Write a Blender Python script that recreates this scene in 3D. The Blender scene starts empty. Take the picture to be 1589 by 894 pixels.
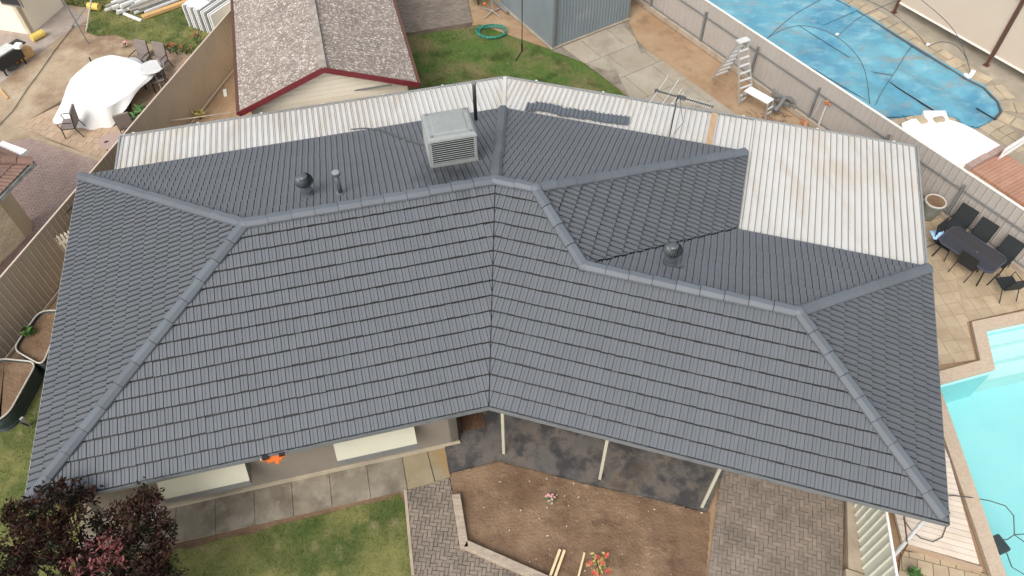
import bpy, bmesh, math, random
import numpy as np
from mathutils import Vector, Matrix
random.seed(11); rng = np.random.default_rng(5)
R = math.radians
S = bpy.context.scene
COL = S.collection

# ------------------------------------------------------------------ camera, sky, sun, exposure
cam_d = bpy.data.cameras.new('camera'); cam = bpy.data.objects.new('camera', cam_d); COL.objects.link(cam)
cam.location = (0, 0, 17.5941)
cam_d.sensor_width = 36; cam_d.lens = 36 * 1175.06 / 1589
cam_d.clip_start = .1; cam_d.clip_end = 2000
cam.matrix_world = Matrix.Translation((0, 0, 17.5941)) @ Matrix.Rotation(0.6729, 4, 'X') @ Matrix.Rotation(-0.0125, 4, 'Z')
S.camera = cam
W = bpy.data.worlds.new('World'); S.world = W; W.use_nodes = True
nt = W.node_tree; bg = nt.nodes['Background']
sky = nt.nodes.new('ShaderNodeTexSky'); sky.sky_type = 'NISHITA'; sky.sun_disc = False
SUN_EL, SUN_AZ = R(48), R(-150)
sky.sun_elevation = SUN_EL; sky.sun_rotation = SUN_AZ; sky.air_density = 1.6; sky.dust_density = 4; sky.ozone_density = 1
hs = nt.nodes.new('ShaderNodeHueSaturation'); hs.inputs['Saturation'].default_value = .38
nt.links.new(sky.outputs[0], hs.inputs['Color']); nt.links.new(hs.outputs[0], bg.inputs[0]); bg.inputs[1].default_value = .14
sd = bpy.data.lights.new('sun', 'SUN'); sd.energy = 1.25; sd.angle = R(40); sd.color = (1, .965, .91)
sun = bpy.data.objects.new('sun', sd); COL.objects.link(sun)
dv = Vector((math.sin(SUN_AZ) * math.cos(SUN_EL), math.cos(SUN_AZ) * math.cos(SUN_EL), math.sin(SUN_EL)))
sun.rotation_euler = dv.to_track_quat('Z', 'Y').to_euler(); sun.location = (0, 0, 30)
S.view_settings.view_transform = 'Standard'; S.view_settings.look = 'None'
S.view_settings.exposure = .55; S.view_settings.gamma = 1; S.view_settings.use_curve_mapping = False

# ------------------------------------------------------------------ helpers
def tag(o, label=None, cat=None, group=None, kind=None):
    if label: o['label'] = label
    if cat: o['category'] = cat
    if group: o['group'] = group
    if kind: o['kind'] = kind
    return o
def thing(name, label, cat, loc=(0, 0, 0), group=None):
    o = bpy.data.objects.new(name, None); COL.objects.link(o); o.location = loc; o.empty_display_size = .2
    return tag(o, label, cat, group)
def wloc(o):
    v = Vector(o.location)
    while o.parent: o = o.parent; v += Vector(o.location)
    return v
def copy_tree(o, parent=None):
    c = o.copy(); COL.objects.link(c)
    if parent: c.parent = parent
    for ch in list(o.children): copy_tree(ch, c)
    return c
def V3(p): return Vector((p[0], p[1], p[2] if len(p) > 2 else 0))
class MB:
    def __init__(s): s.v = []; s.f = []; s.r = []
    def add(s, vs, fs, rnd=None):
        n = len(s.v); s.v += [tuple(v) for v in vs]; s.f += [tuple(i + n for i in f) for f in fs]
        s.r += [random.random() if rnd is None else rnd] * len(fs); return s
    def box(s, c, sz, rz=0, M=None, rnd=None):
        c = V3(c); q = []
        Rm = M if M is not None else Matrix.Rotation(rz, 3, 'Z')
        for dz in (-.5, .5):
            for dx, dy in ((-.5, -.5), (.5, -.5), (.5, .5), (-.5, .5)):
                q.append(c + Rm @ Vector((dx * sz[0], dy * sz[1], dz * sz[2])))
        return s.add(q, [(3, 2, 1, 0), (4, 5, 6, 7), (0, 1, 5, 4), (1, 2, 6, 5), (2, 3, 7, 6), (3, 0, 4, 7)], rnd)
    def bar(s, a, b, w, h, rnd=None):
        a, b = V3(a), V3(b); d = (b - a); L = d.length; d.normalize()
        side = d.cross(Vector((0, 0, 1)))
        if side.length < 1e-3: side = Vector((1, 0, 0))
        side.normalize(); up = side.cross(d)
        M = Matrix((d, side, up)).transposed()
        return s.box((a + b) / 2, (L, w, h), M=M, rnd=rnd)
    def tube(s, pts, r, seg=8, closed=False, taper=None):
        pts = [V3(p) for p in pts]; n = len(pts); vs = []; fs = []; prev = None
        for i, p in enumerate(pts):
            if closed: d = pts[(i + 1) % n] - pts[i - 1]
            else: d = pts[min(i + 1, n - 1)] - pts[max(i - 1, 0)]
            d.normalize()
            a = prev if prev is not None else (Vector((0, 0, 1)) if abs(d.z) < .9 else Vector((1, 0, 0)))
            x = (a - d * a.dot(d)); x.normalize(); y = d.cross(x); prev = x
            rr = r if taper is None else r + (taper - r) * i / (n - 1)
            for k in range(seg):
                t = 2 * math.pi * k / seg; vs.append(p + (x * math.cos(t) + y * math.sin(t)) * rr)
        m = n if closed else n - 1
        for i in range(m):
            for k in range(seg):
                a0 = i * seg + k; a1 = i * seg + (k + 1) % seg; b0 = ((i + 1) % n) * seg + k; b1 = ((i + 1) % n) * seg + (k + 1) % seg
                fs.append((a0, a1, b1, b0))
        if not closed: fs.append(tuple(range(seg))[::-1]); fs.append(tuple((n - 1) * seg + k for k in range(seg)))
        return s.add(vs, fs)
    def lathe(s, c, prof, seg=20, M=None):
        c = V3(c); vs = []; fs = []
        for r, z in prof:
            for k in range(seg):
                t = 2 * math.pi * k / seg; q = Vector((r * math.cos(t), r * math.sin(t), z))
                vs.append(c + (M @ q if M is not None else q))
        for i in range(len(prof) - 1):
            for k in range(seg):
                fs.append((i * seg + k, i * seg + (k + 1) % seg, (i + 1) * seg + (k + 1) % seg, (i + 1) * seg + k))
        fs.append(tuple(range(seg))[::-1]); fs.append(tuple((len(prof) - 1) * seg + k for k in range(seg)))
        return s.add(vs, fs)
    def prism(s, poly, z0, z1, rnd=None):
        p = [(q[0], q[1]) for q in poly]; n = len(p)
        ar = sum(p[i][0] * p[(i + 1) % n][1] - p[(i + 1) % n][0] * p[i][1] for i in range(n))
        if ar < 0: p = p[::-1]
        vs = [(x, y, z0) for x, y in p] + [(x, y, z1) for x, y in p]
        fs = [tuple(range(n))[::-1], tuple(range(n, 2 * n))] + [(i, (i + 1) % n, n + (i + 1) % n, n + i) for i in range(n)]
        return s.add(vs, fs, rnd)
    def sheet(s, poly, z):
        p = [(q[0], q[1]) for q in poly]; n = len(p)
        ar = sum(p[i][0] * p[(i + 1) % n][1] - p[(i + 1) % n][0] * p[i][1] for i in range(n))
        if ar < 0: p = p[::-1]
        return s.add([(x, y, z) for x, y in p], [tuple(range(n))])
    def build(s, name, mat, parent=None, smooth=False, bevel=0):
        me = bpy.data.meshes.new(name)
        vs = np.array(s.v, float)
        if parent is not None: o0 = np.array(wloc(parent))
        else:
            o0 = np.array([(vs[:, 0].min() + vs[:, 0].max()) / 2, (vs[:, 1].min() + vs[:, 1].max()) / 2, vs[:, 2].min()])
        vs = vs - o0
        me.from_pydata([tuple(v) for v in vs], [], s.f)
        at = me.attributes.new('rnd', 'FLOAT', 'FACE'); at.data.foreach_set('value', s.r[:len(me.polygons)] if len(s.r) >= len(me.polygons) else [0.5] * len(me.polygons))
        if smooth: me.polygons.foreach_set('use_smooth', [True] * len(me.polygons))
        me.materials.append(mat); me.update()
        o = bpy.data.objects.new(name, me); COL.objects.link(o)
        if parent is None: o.location = tuple(o0)
        else: o.parent = parent
        if bevel:
            b = o.modifiers.new('bevel', 'BEVEL'); b.width = bevel; b.segments = 2; b.limit_method = 'ANGLE'
        if smooth and bevel == 0:
            pass
        return o
def struct(name, mb, mat, smooth=False):
    return tag(mb.build(name, mat, None, smooth), kind='structure')

MATS = {}
def mat(name, base, layers=(), rough=.75, bump=0, bscale=40, bdetail=6, rnd=0, metallic=0, spec=.4, space='Object', trans=0, bdist=.02):
    """base colour, then noise layers (colour, scale, lo, hi, fac, (stretch xyz))"""
    m = bpy.data.materials.new(name); m.use_nodes = True; t = m.node_tree; N = t.nodes; L = t.links
    b = N['Principled BSDF']; b.inputs['Roughness'].default_value = rough; b.inputs['Metallic'].default_value = metallic
    b.inputs['Specular IOR Level'].default_value = spec
    tc = N.new('ShaderNodeTexCoord')
    cur = N.new('ShaderNodeRGB'); cur.outputs[0].default_value = (*base, 1); out = cur.outputs[0]
    for i, ly in enumerate(layers):
        col, sc, lo, hi, fac = ly[:5]; st = ly[5] if len(ly) > 5 else (1, 1, 1)
        mp = N.new('ShaderNodeMapping'); mp.inputs['Scale'].default_value = st; mp.inputs['Location'].default_value = (i * 7.3, i * 3.1, i)
        L.new(tc.outputs[space], mp.inputs[0])
        n = N.new('ShaderNodeTexNoise'); n.inputs['Scale'].default_value = sc; n.inputs['Detail'].default_value = 7; n.inputs['Roughness'].default_value = .62
        L.new(mp.outputs[0], n.inputs['Vector'])
        r = N.new('ShaderNodeMapRange'); r.inputs['From Min'].default_value = lo; r.inputs['From Max'].default_value = hi; r.inputs['To Max'].default_value = fac
        L.new(n.outputs['Fac'], r.inputs['Value'])
        x = N.new('ShaderNodeMix'); x.data_type = 'RGBA'; L.new(r.outputs[0], x.inputs['Factor']); L.new(out, x.inputs['A']); x.inputs['B'].default_value = (*col, 1)
        out = x.outputs['Result']
    if rnd:
        a = N.new('ShaderNodeAttribute'); a.attribute_name = 'rnd'
        r = N.new('ShaderNodeMapRange'); r.inputs['To Min'].default_value = 1 - rnd; r.inputs['To Max'].default_value = 1 + rnd; L.new(a.outputs['Fac'], r.inputs['Value'])
        x = N.new('ShaderNodeVectorMath'); x.operation = 'SCALE'; L.new(out, x.inputs[0]); L.new(r.outputs[0], x.inputs['Scale']); out = x.outputs[0]
    L.new(out, b.inputs['Base Color'])
    if bump:
        n = N.new('ShaderNodeTexNoise'); n.inputs['Scale'].default_value = bscale; n.inputs['Detail'].default_value = bdetail
        L.new(tc.outputs[space], n.inputs['Vector'])
        bp = N.new('ShaderNodeBump'); bp.inputs['Strength'].default_value = bump; bp.inputs['Distance'].default_value = bdist
        L.new(n.outputs['Fac'], bp.inputs['Height']); L.new(bp.outputs[0], b.inputs['Normal'])
    if trans: b.inputs['Transmission Weight'].default_value = trans
    MATS[name] = m; return m

# colours are base colours (linear)
m_tile = mat('painted concrete tile', (.117, .126, .139), [((.130, .140, .154), 1.2, .4, .65, .6), ((.118, .126, .128), .7, .5, .7, .6), ((.100, .112, .13), 3, .55, .8, .35)], rough=.55, bump=.12, bscale=220, rnd=.03, bdist=.004)
m_cap = mat('ridge cap paint', (.118, .132, .150), [((.104, .117, .133), 2, .4, .7, .7)], rough=.55, rnd=.08)
m_gutter = mat('gutter steel', (.16, .175, .185), [((.09, .10, .11), 3, .5, .7, .6)], rough=.45)
m_gutlip = mat('weathered gutter lip', (.36, .36, .34), [((.16, .17, .17), 5, .45, .65, .8)], rough=.5)
m_white_sheet = mat('white polycarbonate sheet', (.53, .515, .485), [((.59, .58, .56), .5, .35, .65, .8), ((.42, .36, .28), 1.1, .50, .74, .65, (1.6, .35, 1)), ((.52, .45, .36), .35, .52, .70, .6), ((.36, .30, .25), 7, .62, .78, .6)], rough=.5, spec=.3)
m_fixstrip = mat('rusty brown sheet', (.42, .27, .15), [((.55, .42, .30), 3, .4, .7, .6, (3, .4, 1))], rough=.7)
m_cream = mat('cream painted metal', (.45, .44, .35), [((.40, .39, .31), 3, .45, .7, .5)], rough=.5)
m_render = mat('house brick wall', (.235, .205, .17), [((.20, .175, .145), 2, .4, .7, .6)], rough=.9, bump=.2, bscale=60)
m_plinth = mat('plinth', (.42, .36, .27), [((.30, .25, .19), 2, .45, .7, .7)], rough=.9)
m_window = mat('window glass', (.02, .025, .03), rough=.1, spec=.6)
m_conc = mat('path concrete', (.205, .175, .132), [((.30, .265, .21), 1.6, .45, .62, .8), ((.135, .11, .08), 2.2, .48, .66, .85), ((.40, .37, .31), 6, .62, .75, .6)], rough=.9, bump=.25, bscale=120, rnd=.07)
m_conc_rust = mat('rust stained concrete', (.25, .205, .125), [((.31, .26, .18), 2, .4, .7, .8), ((.32, .19, .07), 1.2, .48, .62, .8), ((.16, .12, .08), 4, .6, .8, .7)], rough=.9, bump=.2, bscale=100, rnd=.05)
m_drive = mat('pale drive concrete', (.31, .265, .20), [((.38, .335, .27), .9, .4, .65, .8), ((.20, .17, .13), 1.6, .52, .75, .7), ((.52, .48, .42), 8, .6, .8, .3)], rough=.9, bump=.2, bscale=90, rnd=.07)
m_veranda = mat('sealed dark concrete', (.115, .105, .098), [((.15, .125, .105), 1.4, .42, .62, .8), ((.036, .037, .041), 1.7, .48, .58, .85), ((.06, .06, .062), 6, .50, .62, .6), ((.16, .105, .065), .55, .58, .70, .6)], rough=.5, bump=.05, bscale=60, spec=.5)
m_soil = mat('bare garden soil', (.175, .112, .07), [((.26, .175, .112), .9, .42, .62, .9), ((.115, .072, .047), 1.4, .48, .68, .8), ((.30, .23, .165), 11, .62, .72, .4), ((.10, .065, .045), 22, .52, .68, .5)], rough=1, bump=.6, bscale=14, bdetail=10, bdist=.05, spec=.1)
m_earth = mat('bare earth', (.33, .215, .13), [((.42, .31, .20), .7, .4, .65, .8), ((.20, .12, .075), 1.1, .52, .72, .75), ((.13, .08, .05), 9, .62, .78, .5)], rough=1, bump=.6, bscale=20, bdetail=9, bdist=.04, spec=.1)
m_sand = mat('sandy yard soil', (.345, .26, .175), [((.46, .365, .26), .7, .4, .60, .9), ((.23, .155, .10), .5, .48, .62, .85), ((.56, .47, .36), 6, .60, .75, .6), ((.22, .15, .10), 7, .64, .78, .5)], rough=1, bump=.6, bscale=16, bdetail=9, bdist=.04, spec=.1)
m_greyslab = mat('dusty grey yard concrete', (.29, .24, .21), [((.44, .37, .31), 1, .4, .65, .8), ((.22, .175, .15), .8, .52, .7, .8), ((.66, .62, .58), 1.3, .64, .74, .8)], rough=.95, bump=.3, bscale=40)
m_lawn = mat('lawn ground', (.12, .14, .045), [((.25, .24, .09), .6, .42, .60, .9), ((.065, .105, .028), .8, .5, .66, .8), ((.31, .26, .15), 2.0, .56, .70, .7), ((.05, .07, .02), 25, .5, .8, .6)], rough=1, bump=.8, bscale=60, bdetail=8, bdist=.04, spec=.1)
m_lawnback = mat('back lawn ground', (.10, .155, .04), [((.23, .185, .09), .6, .46, .62, .85), ((.035, .062, .014), .9, .5, .66, .8), ((.36, .30, .20), 2.4, .66, .76, .6), ((.03, .04, .01), 25, .5, .8, .6)], rough=1, bump=.8, bscale=60, bdetail=8, bdist=.04, spec=.1)
m_paver = mat('grey brown clay paver', (.225, .185, .15), [((.15, .125, .10), 1.1, .45, .68, .8), ((.31, .26, .20), 2.3, .58, .75, .6)], rough=.92, bump=.3, bscale=90, rnd=.13)
m_joint = mat('paver joint dirt', (.09, .065, .045), [((.15, .11, .08), 2, .4, .7, .8)], rough=1)
m_sandstone = mat('sandstone paving', (.40, .305, .20), [((.48, .39, .275), 1.5, .4, .65, .8), ((.26, .185, .12), 1.1, .55, .75, .7)], rough=.9, bump=.3, bscale=50, rnd=.1)
m_coping = mat('pool coping pebble', (.47, .36, .265), [((.56, .46, .36), 20, .4, .6, .8), ((.40, .29, .21), 35, .58, .7, .6), ((.44, .32, .22), 1.2, .55, .75, .5)], rough=.9, bump=.5, bscale=150)
m_peachpav = mat('peach terrace tile', (.42, .295, .20), [((.49, .37, .265), 1.5, .4, .65, .8), ((.36, .23, .15), .9, .55, .75, .7)], rough=.9, rnd=.08)
m_mauve = mat('mauve brick paving', (.36, .26, .225), [((.43, .325, .29), .8, .4, .65, .8), ((.28, .19, .16), 1.3, .52, .72, .7), ((.46, .38, .33), 7, .68, .76, .5)], rough=.95, bump=.3, bscale=60, rnd=.07)
m_stonepool = mat('crazy stone paving', (.36, .30, .215), [((.45, .36, .25), 1.3, .4, .6, .9), ((.27, .23, .175), .9, .5, .7, .8)], rough=.95, bump=.4, bscale=30, rnd=.14)
m_sidedeck = mat('stained pool concrete', (.36, .31, .24), [((.26, .225, .17), .7, .4, .6, .9), ((.45, .40, .31), 1.7, .55, .7, .6)], rough=.95, rnd=.05)
m_fence_tan = mat('tan steel fence', (.46, .375, .285), [((.40, .325, .245), .8, .4, .7, .8)], rough=.55)
m_fence_tan_cap = mat('tan fence cap', (.56, .46, .37), rough=.5)
m_fence_gr = mat('beige steel fence', (.40, .365, .335), [((.35, .315, .285), .7, .4, .7, .8)], rough=.6)
m_rail = mat('grey steel rail', (.16, .165, .165), [((.22, .22, .21), 3, .4, .7, .6)], rough=.6)
m_fence_cap = mat('white fence cap', (.80, .77, .72), rough=.5)
m_fence_cream = mat('cream steel fence', (.60, .61, .52), [((.55, .55, .46), 1, .4, .7, .6)], rough=.5)
m_kerbc = mat('rough kerb concrete', (.40, .33, .255), [((.28, .22, .16), 2, .45, .7, .8), ((.48, .42, .34), 5, .55, .75, .5)], rough=.95, bump=.5, bscale=50)
m_lichen = mat('lichen fibro roof', (.215, .175, .15), [((.16, .135, .12), .7, .4, .65, .8), ((.30, .25, .22), 3, .45, .65, .6), ((.42, .37, .33), 9, .52, .60, .8), ((.62, .57, .53), 15, .565, .62, .85), ((.12, .10, .09), 4, .58, .72, .5, (1, .3, 1))], rough=.95, bump=.4, bscale=40)
m_burg = mat('burgundy barge paint', (.14, .018, .022), [((.19, .05, .05), 3, .5, .7, .4)], rough=.55)
m_creamwall = mat('cream weatherboard', (.86, .77, .62), [((.78, .68, .53), 1, .45, .7, .6)], rough=.8)
m_bluegrey = mat('blue grey shed steel', (.20, .235, .255), [((.16, .195, .215), .7, .4, .7, .7), ((.36, .33, .27), .9, .6, .75, .45)], rough=.55)
m_dark = mat('black metal', (.018, .018, .02), rough=.45)
m_sling = mat('black sling fabric', (.022, .026, .028), rough=.7)
m_greymetal = mat('galvanised steel', (.33, .34, .34), [((.22, .23, .23), 4, .4, .7, .6)], rough=.4, metallic=.3)
m_alu = mat('aluminium', (.42, .41, .385), [((.33, .32, .30), 6, .4, .7, .6)], rough=.45, metallic=.2)
m_alupale = mat('pale aluminium', (.60, .60, .585), [((.48, .48, .47), 6, .4, .7, .6)], rough=.5)
m_pvc = mat('cooler plastic', (.27, .285, .28), [((.22, .235, .23), 4, .4, .7, .7)], rough=.6)
m_pvcd = mat('dark louvre gap', (.045, .05, .05), rough=.8)
m_vent = mat('painted vent metal', (.085, .095, .105), [((.13, .14, .15), 8, .4, .7, .6)], rough=.35, metallic=.2)
m_ventlite = mat('pale vent cap', (.24, .26, .27), rough=.4)
m_tarp = mat('white canvas cover', (.74, .735, .715), [((.64, .64, .62), 2, .5, .75, .5)], rough=.8, bump=.3, bscale=6, bdist=.05)
m_whitepaint = mat('white paint', (.80, .79, .77), rough=.6)
m_timber = mat('weathered sleeper timber', (.40, .33, .255), [((.27, .215, .165), 3, .4, .65, .8, (1, 6, 1)), ((.52, .45, .37), 2, .55, .75, .6, (6, 1, 1))], rough=.9, bump=.4, bscale=25)
m_pine = mat('fresh pine', (.70, .56, .34), [((.60, .45, .25), 6, .4, .7, .6)], rough=.75)
m_plank = mat('orange timber plank', (.62, .38, .16), [((.50, .29, .12), 6, .4, .7, .6)], rough=.75)
m_brownpad = mat('taupe seat fabric', (.20, .165, .15), [((.26, .22, .20), 6, .4, .7, .6)], rough=.9)
m_yellow = mat('yellow vinyl', (.66, .47, .10), [((.75, .60, .22), 4, .4, .7, .7)], rough=.6)
m_green = mat('green hose', (.02, .17, .12), [((.10, .42, .33), 14, .5, .62, .8)], rough=.4)
m_orange = mat('orange plastic', (.60, .15, .03), rough=.45)
m_brownmet = mat('red brown post paint', (.105, .045, .03), rough=.55)
m_blind = mat('beige blind fabric', (.50, .42, .34), [((.54, .46, .38), .6, .4, .7, .6)], rough=.85)
m_terra = mat('terracotta roof tile', (.24, .145, .11), [((.17, .105, .085), 2, .4, .65, .8), ((.34, .24, .19), 5, .55, .75, .5)], rough=.85, rnd=.1)
m_browndeck = mat('red brown decking', (.38, .20, .135), [((.45, .26, .18), 1.5, .4, .65, .8), ((.30, .15, .10), 3, .5, .7, .5)], rough=.8, rnd=.05)
m_decking = mat('bleached deck board', (.66, .57, .48), [((.58, .48, .38), 3, .4, .7, .7)], rough=.85, rnd=.06)
m_creambrick = mat('cream brick', (.82, .73, .55), [((.74, .64, .47), 3, .4, .65, .7)], rough=.9, rnd=.1)
m_leaf = mat('green leaf', (.05, .13, .03), [((.10, .20, .05), 5, .4, .6, .8)], rough=.6, rnd=.35)
m_redleaf = mat('red leaf', (.42, .05, .04), [((.50, .16, .09), 9, .4, .6, .8)], rough=.6, rnd=.3)
m_pinkpetal = mat('pink petal', (.72, .36, .38), rough=.7, rnd=.2)
m_plum = mat('plum tree leaf', (.036, .018, .014), [((.058, .026, .019), 3, .45, .62, .8), ((.030, .034, .020), 1.6, .50, .60, .85)], rough=.85, rnd=.45, spec=.08)
m_plumpink = mat('young pink leaf', (.23, .065, .065), [((.10, .03, .03), 5, .4, .6, .7)], rough=.6, rnd=.3)
m_bark = mat('bark', (.09, .06, .045), rough=.95, bump=.5, bscale=30)
m_black = mat('black plastic', (.025, .025, .028), rough=.5)
m_bedwall = mat('dark green corrugated bed', (.035, .05, .048), rough=.5)
m_rim = mat('pale plastic rim', (.52, .49, .43), rough=.5)
m_pebble = mat('pale pebbles', (.60, .52, .44), rough=.9, rnd=.3)
m_cable = mat('grey cable', (.075, .08, .08), rough=.6)
m_mat = mat('brown doormat', (.075, .04, .022), [((.13, .07, .04), 20, .4, .6, .9)], rough=1, bump=.6, bscale=200)
m_blue = mat('blue towel', (.32, .55, .80), [((.50, .70, .88), 12, .45, .6, .8)], rough=.9, bump=.6, bscale=25)
m_pot = mat('glazed grey pot', (.22, .23, .205), [((.28, .29, .26), 5, .4, .7, .7)], rough=.4)
m_glass_t = mat('dark table glass', (.030, .030, .036), rough=.12, spec=.7)
m_glass_edge = mat('table frosted edge', (.06, .065, .09), rough=.3)
m_wrap = mat('clear plastic wrap', (.66, .70, .70), [((.80, .82, .82), 8, .45, .6, .8)], rough=.25, bump=.6, bscale=12)
m_slabw = mat('white coated deck', (.86, .85, .85), rough=.7)
m_brickred = mat('broken brick', (.45, .19, .10), [((.58, .34, .22), 6, .4, .7, .7)], rough=.9, rnd=.3)
m_leafyel = mat('dry leaf', (.45, .38, .12), rough=.8, rnd=.3)
m_fasciawhite = mat('pale fascia', (.62, .60, .56), rough=.6)
m_beam = mat('cream pier', (.50, .42, .30), rough=.9)

def poolcover_mat():
    m = mat('blue pool cover', (.10, .30, .40), [((.15, .38, .47), .5, .4, .6, .9), ((.06, .21, .33), .45, .48, .64, .8), ((.26, .46, .52), 1.2, .52, .68, .7, (1, 2, 1)), ((.27, .27, .25), .9, .55, .68, .8, (1, 2, 1)), ((.09, .15, .18), 5, .60, .74, .6)], rough=.4, bump=.5, bscale=2.2, bdist=.08)
    return m
m_cover = poolcover_mat()
def water_mat():
    m = bpy.data.materials.new('pool water'); m.use_nodes = True; t = m.node_tree; N = t.nodes; L = t.links
    N.remove(N['Principled BSDF']); out = N['Material Output']
    tr = N.new('ShaderNodeBsdfTransparent'); tr.inputs[0].default_value = (.85, .97, .97, 1)
    gl = N.new('ShaderNodeBsdfGlossy'); gl.inputs['Roughness'].default_value = .04
    fr = N.new('ShaderNodeFresnel'); fr.inputs['IOR'].default_value = 1.33
    tc = N.new('ShaderNodeTexCoord'); n = N.new('ShaderNodeTexNoise'); n.inputs['Scale'].default_value = 3.5; n.inputs['Detail'].default_value = 3
    bp = N.new('ShaderNodeBump'); bp.inputs['Strength'].default_value = .12; bp.inputs['Distance'].default_value = .05
    L.new(tc.outputs['Object'], n.inputs['Vector']); L.new(n.outputs['Fac'], bp.inputs['Height']); L.new(bp.outputs[0], fr.inputs['Normal']); L.new(bp.outputs[0], gl.inputs['Normal'])
    mx = N.new('ShaderNodeMixShader'); L.new(fr.outputs[0], mx.inputs[0]); L.new(tr.outputs[0], mx.inputs[1]); L.new(gl.outputs[0], mx.inputs[2]); L.new(mx.outputs[0], out.inputs[0])
    return m
m_water = water_mat()
m_poolwall = mat('aqua pool plaster', (.47, .81, .81), [((.54, .85, .85), .5, .35, .65, .9), ((.41, .76, .78), .3, .5, .7, .7)], rough=.8)
m_poolstep = mat('pale pool step plaster', (.74, .88, .85), [((.80, .92, .9), 1, .4, .6, .8)], rough=.8)

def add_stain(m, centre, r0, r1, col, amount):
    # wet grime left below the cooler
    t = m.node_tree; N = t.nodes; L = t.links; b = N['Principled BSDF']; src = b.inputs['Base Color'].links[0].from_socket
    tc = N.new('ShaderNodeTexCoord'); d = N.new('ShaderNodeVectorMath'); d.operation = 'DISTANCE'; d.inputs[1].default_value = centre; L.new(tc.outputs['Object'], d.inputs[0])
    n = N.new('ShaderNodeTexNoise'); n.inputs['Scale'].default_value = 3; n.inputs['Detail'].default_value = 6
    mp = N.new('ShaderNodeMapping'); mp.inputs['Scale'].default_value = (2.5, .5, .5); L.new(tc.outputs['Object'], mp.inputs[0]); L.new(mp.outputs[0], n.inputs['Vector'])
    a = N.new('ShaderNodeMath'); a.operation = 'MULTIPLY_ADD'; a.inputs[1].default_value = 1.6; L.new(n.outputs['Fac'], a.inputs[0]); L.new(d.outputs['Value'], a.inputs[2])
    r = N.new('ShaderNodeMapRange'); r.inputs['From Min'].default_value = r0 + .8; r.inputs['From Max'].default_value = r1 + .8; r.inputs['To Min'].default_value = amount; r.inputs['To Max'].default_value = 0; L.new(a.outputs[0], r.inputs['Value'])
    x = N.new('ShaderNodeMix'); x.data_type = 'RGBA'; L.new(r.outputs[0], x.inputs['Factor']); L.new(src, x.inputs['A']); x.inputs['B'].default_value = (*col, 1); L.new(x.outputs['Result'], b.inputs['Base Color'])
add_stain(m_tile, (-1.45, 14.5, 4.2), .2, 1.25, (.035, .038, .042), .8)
# ------------------------------------------------------------------ house frame of reference
ZE = 2.5; SL = .3773
Vx = Vector((-.558, 8.562)); AL, BE = .2281, -.2936
a2 = Vector((math.cos(AL), math.sin(AL))); na2 = Vector((-a2.y, a2.x))
b2 = Vector((math.cos(BE), math.sin(BE))); nb2 = Vector((-b2.y, b2.x))
W1, W2, L1, XI, L3 = 10.342, 7.109, 9.919, 4.844, 9.799
def LP(x, y, z=0): q = Vx + a2 * x + na2 * y; return Vector((q.x, q.y, z))
def RP(x, y, z=0): q = Vx + b2 * x + nb2 * y; return Vector((q.x, q.y, z))
def BEND(y, z=0):
    # point on the mitre between the two wings at depth y
    d = (nb2 - na2) * y
    det = a2.x * (-b2.y) - (-b2.x) * a2.y
    t = (d.x * (-b2.y) - (-b2.x) * d.y) / det
    q = Vx + na2 * y + a2 * t; return Vector((q.x, q.y, z))

# ================================================================== GROUND
def area(name, poly, z, m): g = MB(); g.sheet(poly, z); return struct(name, g, m)

def inside(p, poly):
    x, y = p; c = False; n = len(poly)
    for i in range(n):
        x1, y1 = poly[i][:2]; x2, y2 = poly[(i + 1) % n][:2]
        if (y1 > y) != (y2 > y) and x < (x2 - x1) * (y - y1) / (y2 - y1) + x1: c = not c
    return c
def clip(poly, conv):
    n = len(conv); ar = sum(conv[i][0] * conv[(i + 1) % n][1] - conv[(i + 1) % n][0] * conv[i][1] for i in range(n))
    if ar < 0: conv = conv[::-1]
    out = [tuple(p[:2]) for p in poly]
    for i in range(n):
        a, b = conv[i], conv[(i + 1) % n]; ex, ey = b[0] - a[0], b[1] - a[1]
        sd_ = lambda p: ex * (p[1] - a[1]) - ey * (p[0] - a[0])
        res = []
        for j in range(len(out)):
            p, q = out[j], out[(j + 1) % len(out)]; sp, sq = sd_(p), sd_(q)
            if sp >= 0: res.append(p)
            if (sp >= 0) != (sq >= 0):
                t = sp / (sp - sq); res.append((p[0] + (q[0] - p[0]) * t, p[1] + (q[1] - p[1]) * t))
        out = res
        if len(out) < 3: return None
    return out
def bricks(name, conv_polys, m, z, bw, bl, ang, herring=True, gap=.006, th=.03, jit=0.0, stagger=.5):
    """pavers laid one by one, cut to the outline"""
    g = MB(); ca, sa = math.cos(ang), math.sin(ang)
    for conv in conv_polys:
        xs = [p[0] for p in conv]; ys = [p[1] for p in conv]; cx, cy = sum(xs) / len(xs), sum(ys) / len(ys)
        rad = max(math.hypot(x - cx, y - cy) for x, y in zip(xs, ys)) + .4
        n = int(rad / bw) + 3; rects = []
        if herring:
            for i in range(-n, n):
                for j in range(-n, n):
                    k = (i - j) % 4
                    if k == 0: rects.append((i * bw, j * bw, 2 * bw, bw))
                    elif k == 3: rects.append((i * bw, j * bw, bw, 2 * bw))
        else:
            nl = int(rad / bl) + 2
            for j in range(-n, n):
                for i in range(-nl, nl): rects.append((i * bl + (j % 2) * stagger * bl, j * bw, bl, bw))
        for (x, y, w, h) in rects:
            gx = gap
            q = [(x + gx, y + gx), (x + w - gx, y + gx), (x + w - gx, y + h - gx), (x + gx, y + h - gx)]
            jx, jy, ja = random.uniform(-jit, jit), random.uniform(-jit, jit), random.uniform(-jit, jit) * 2
            q = [(cx + (u + jx) * ca - (v + jy) * sa, cy + (u + jx) * sa + (v + jy) * ca) for u, v in q]
            q = clip(q, conv)
            if q: g.prism(q, z, z + th + random.uniform(-.003, .003))
    return struct(name, g, m)
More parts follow.
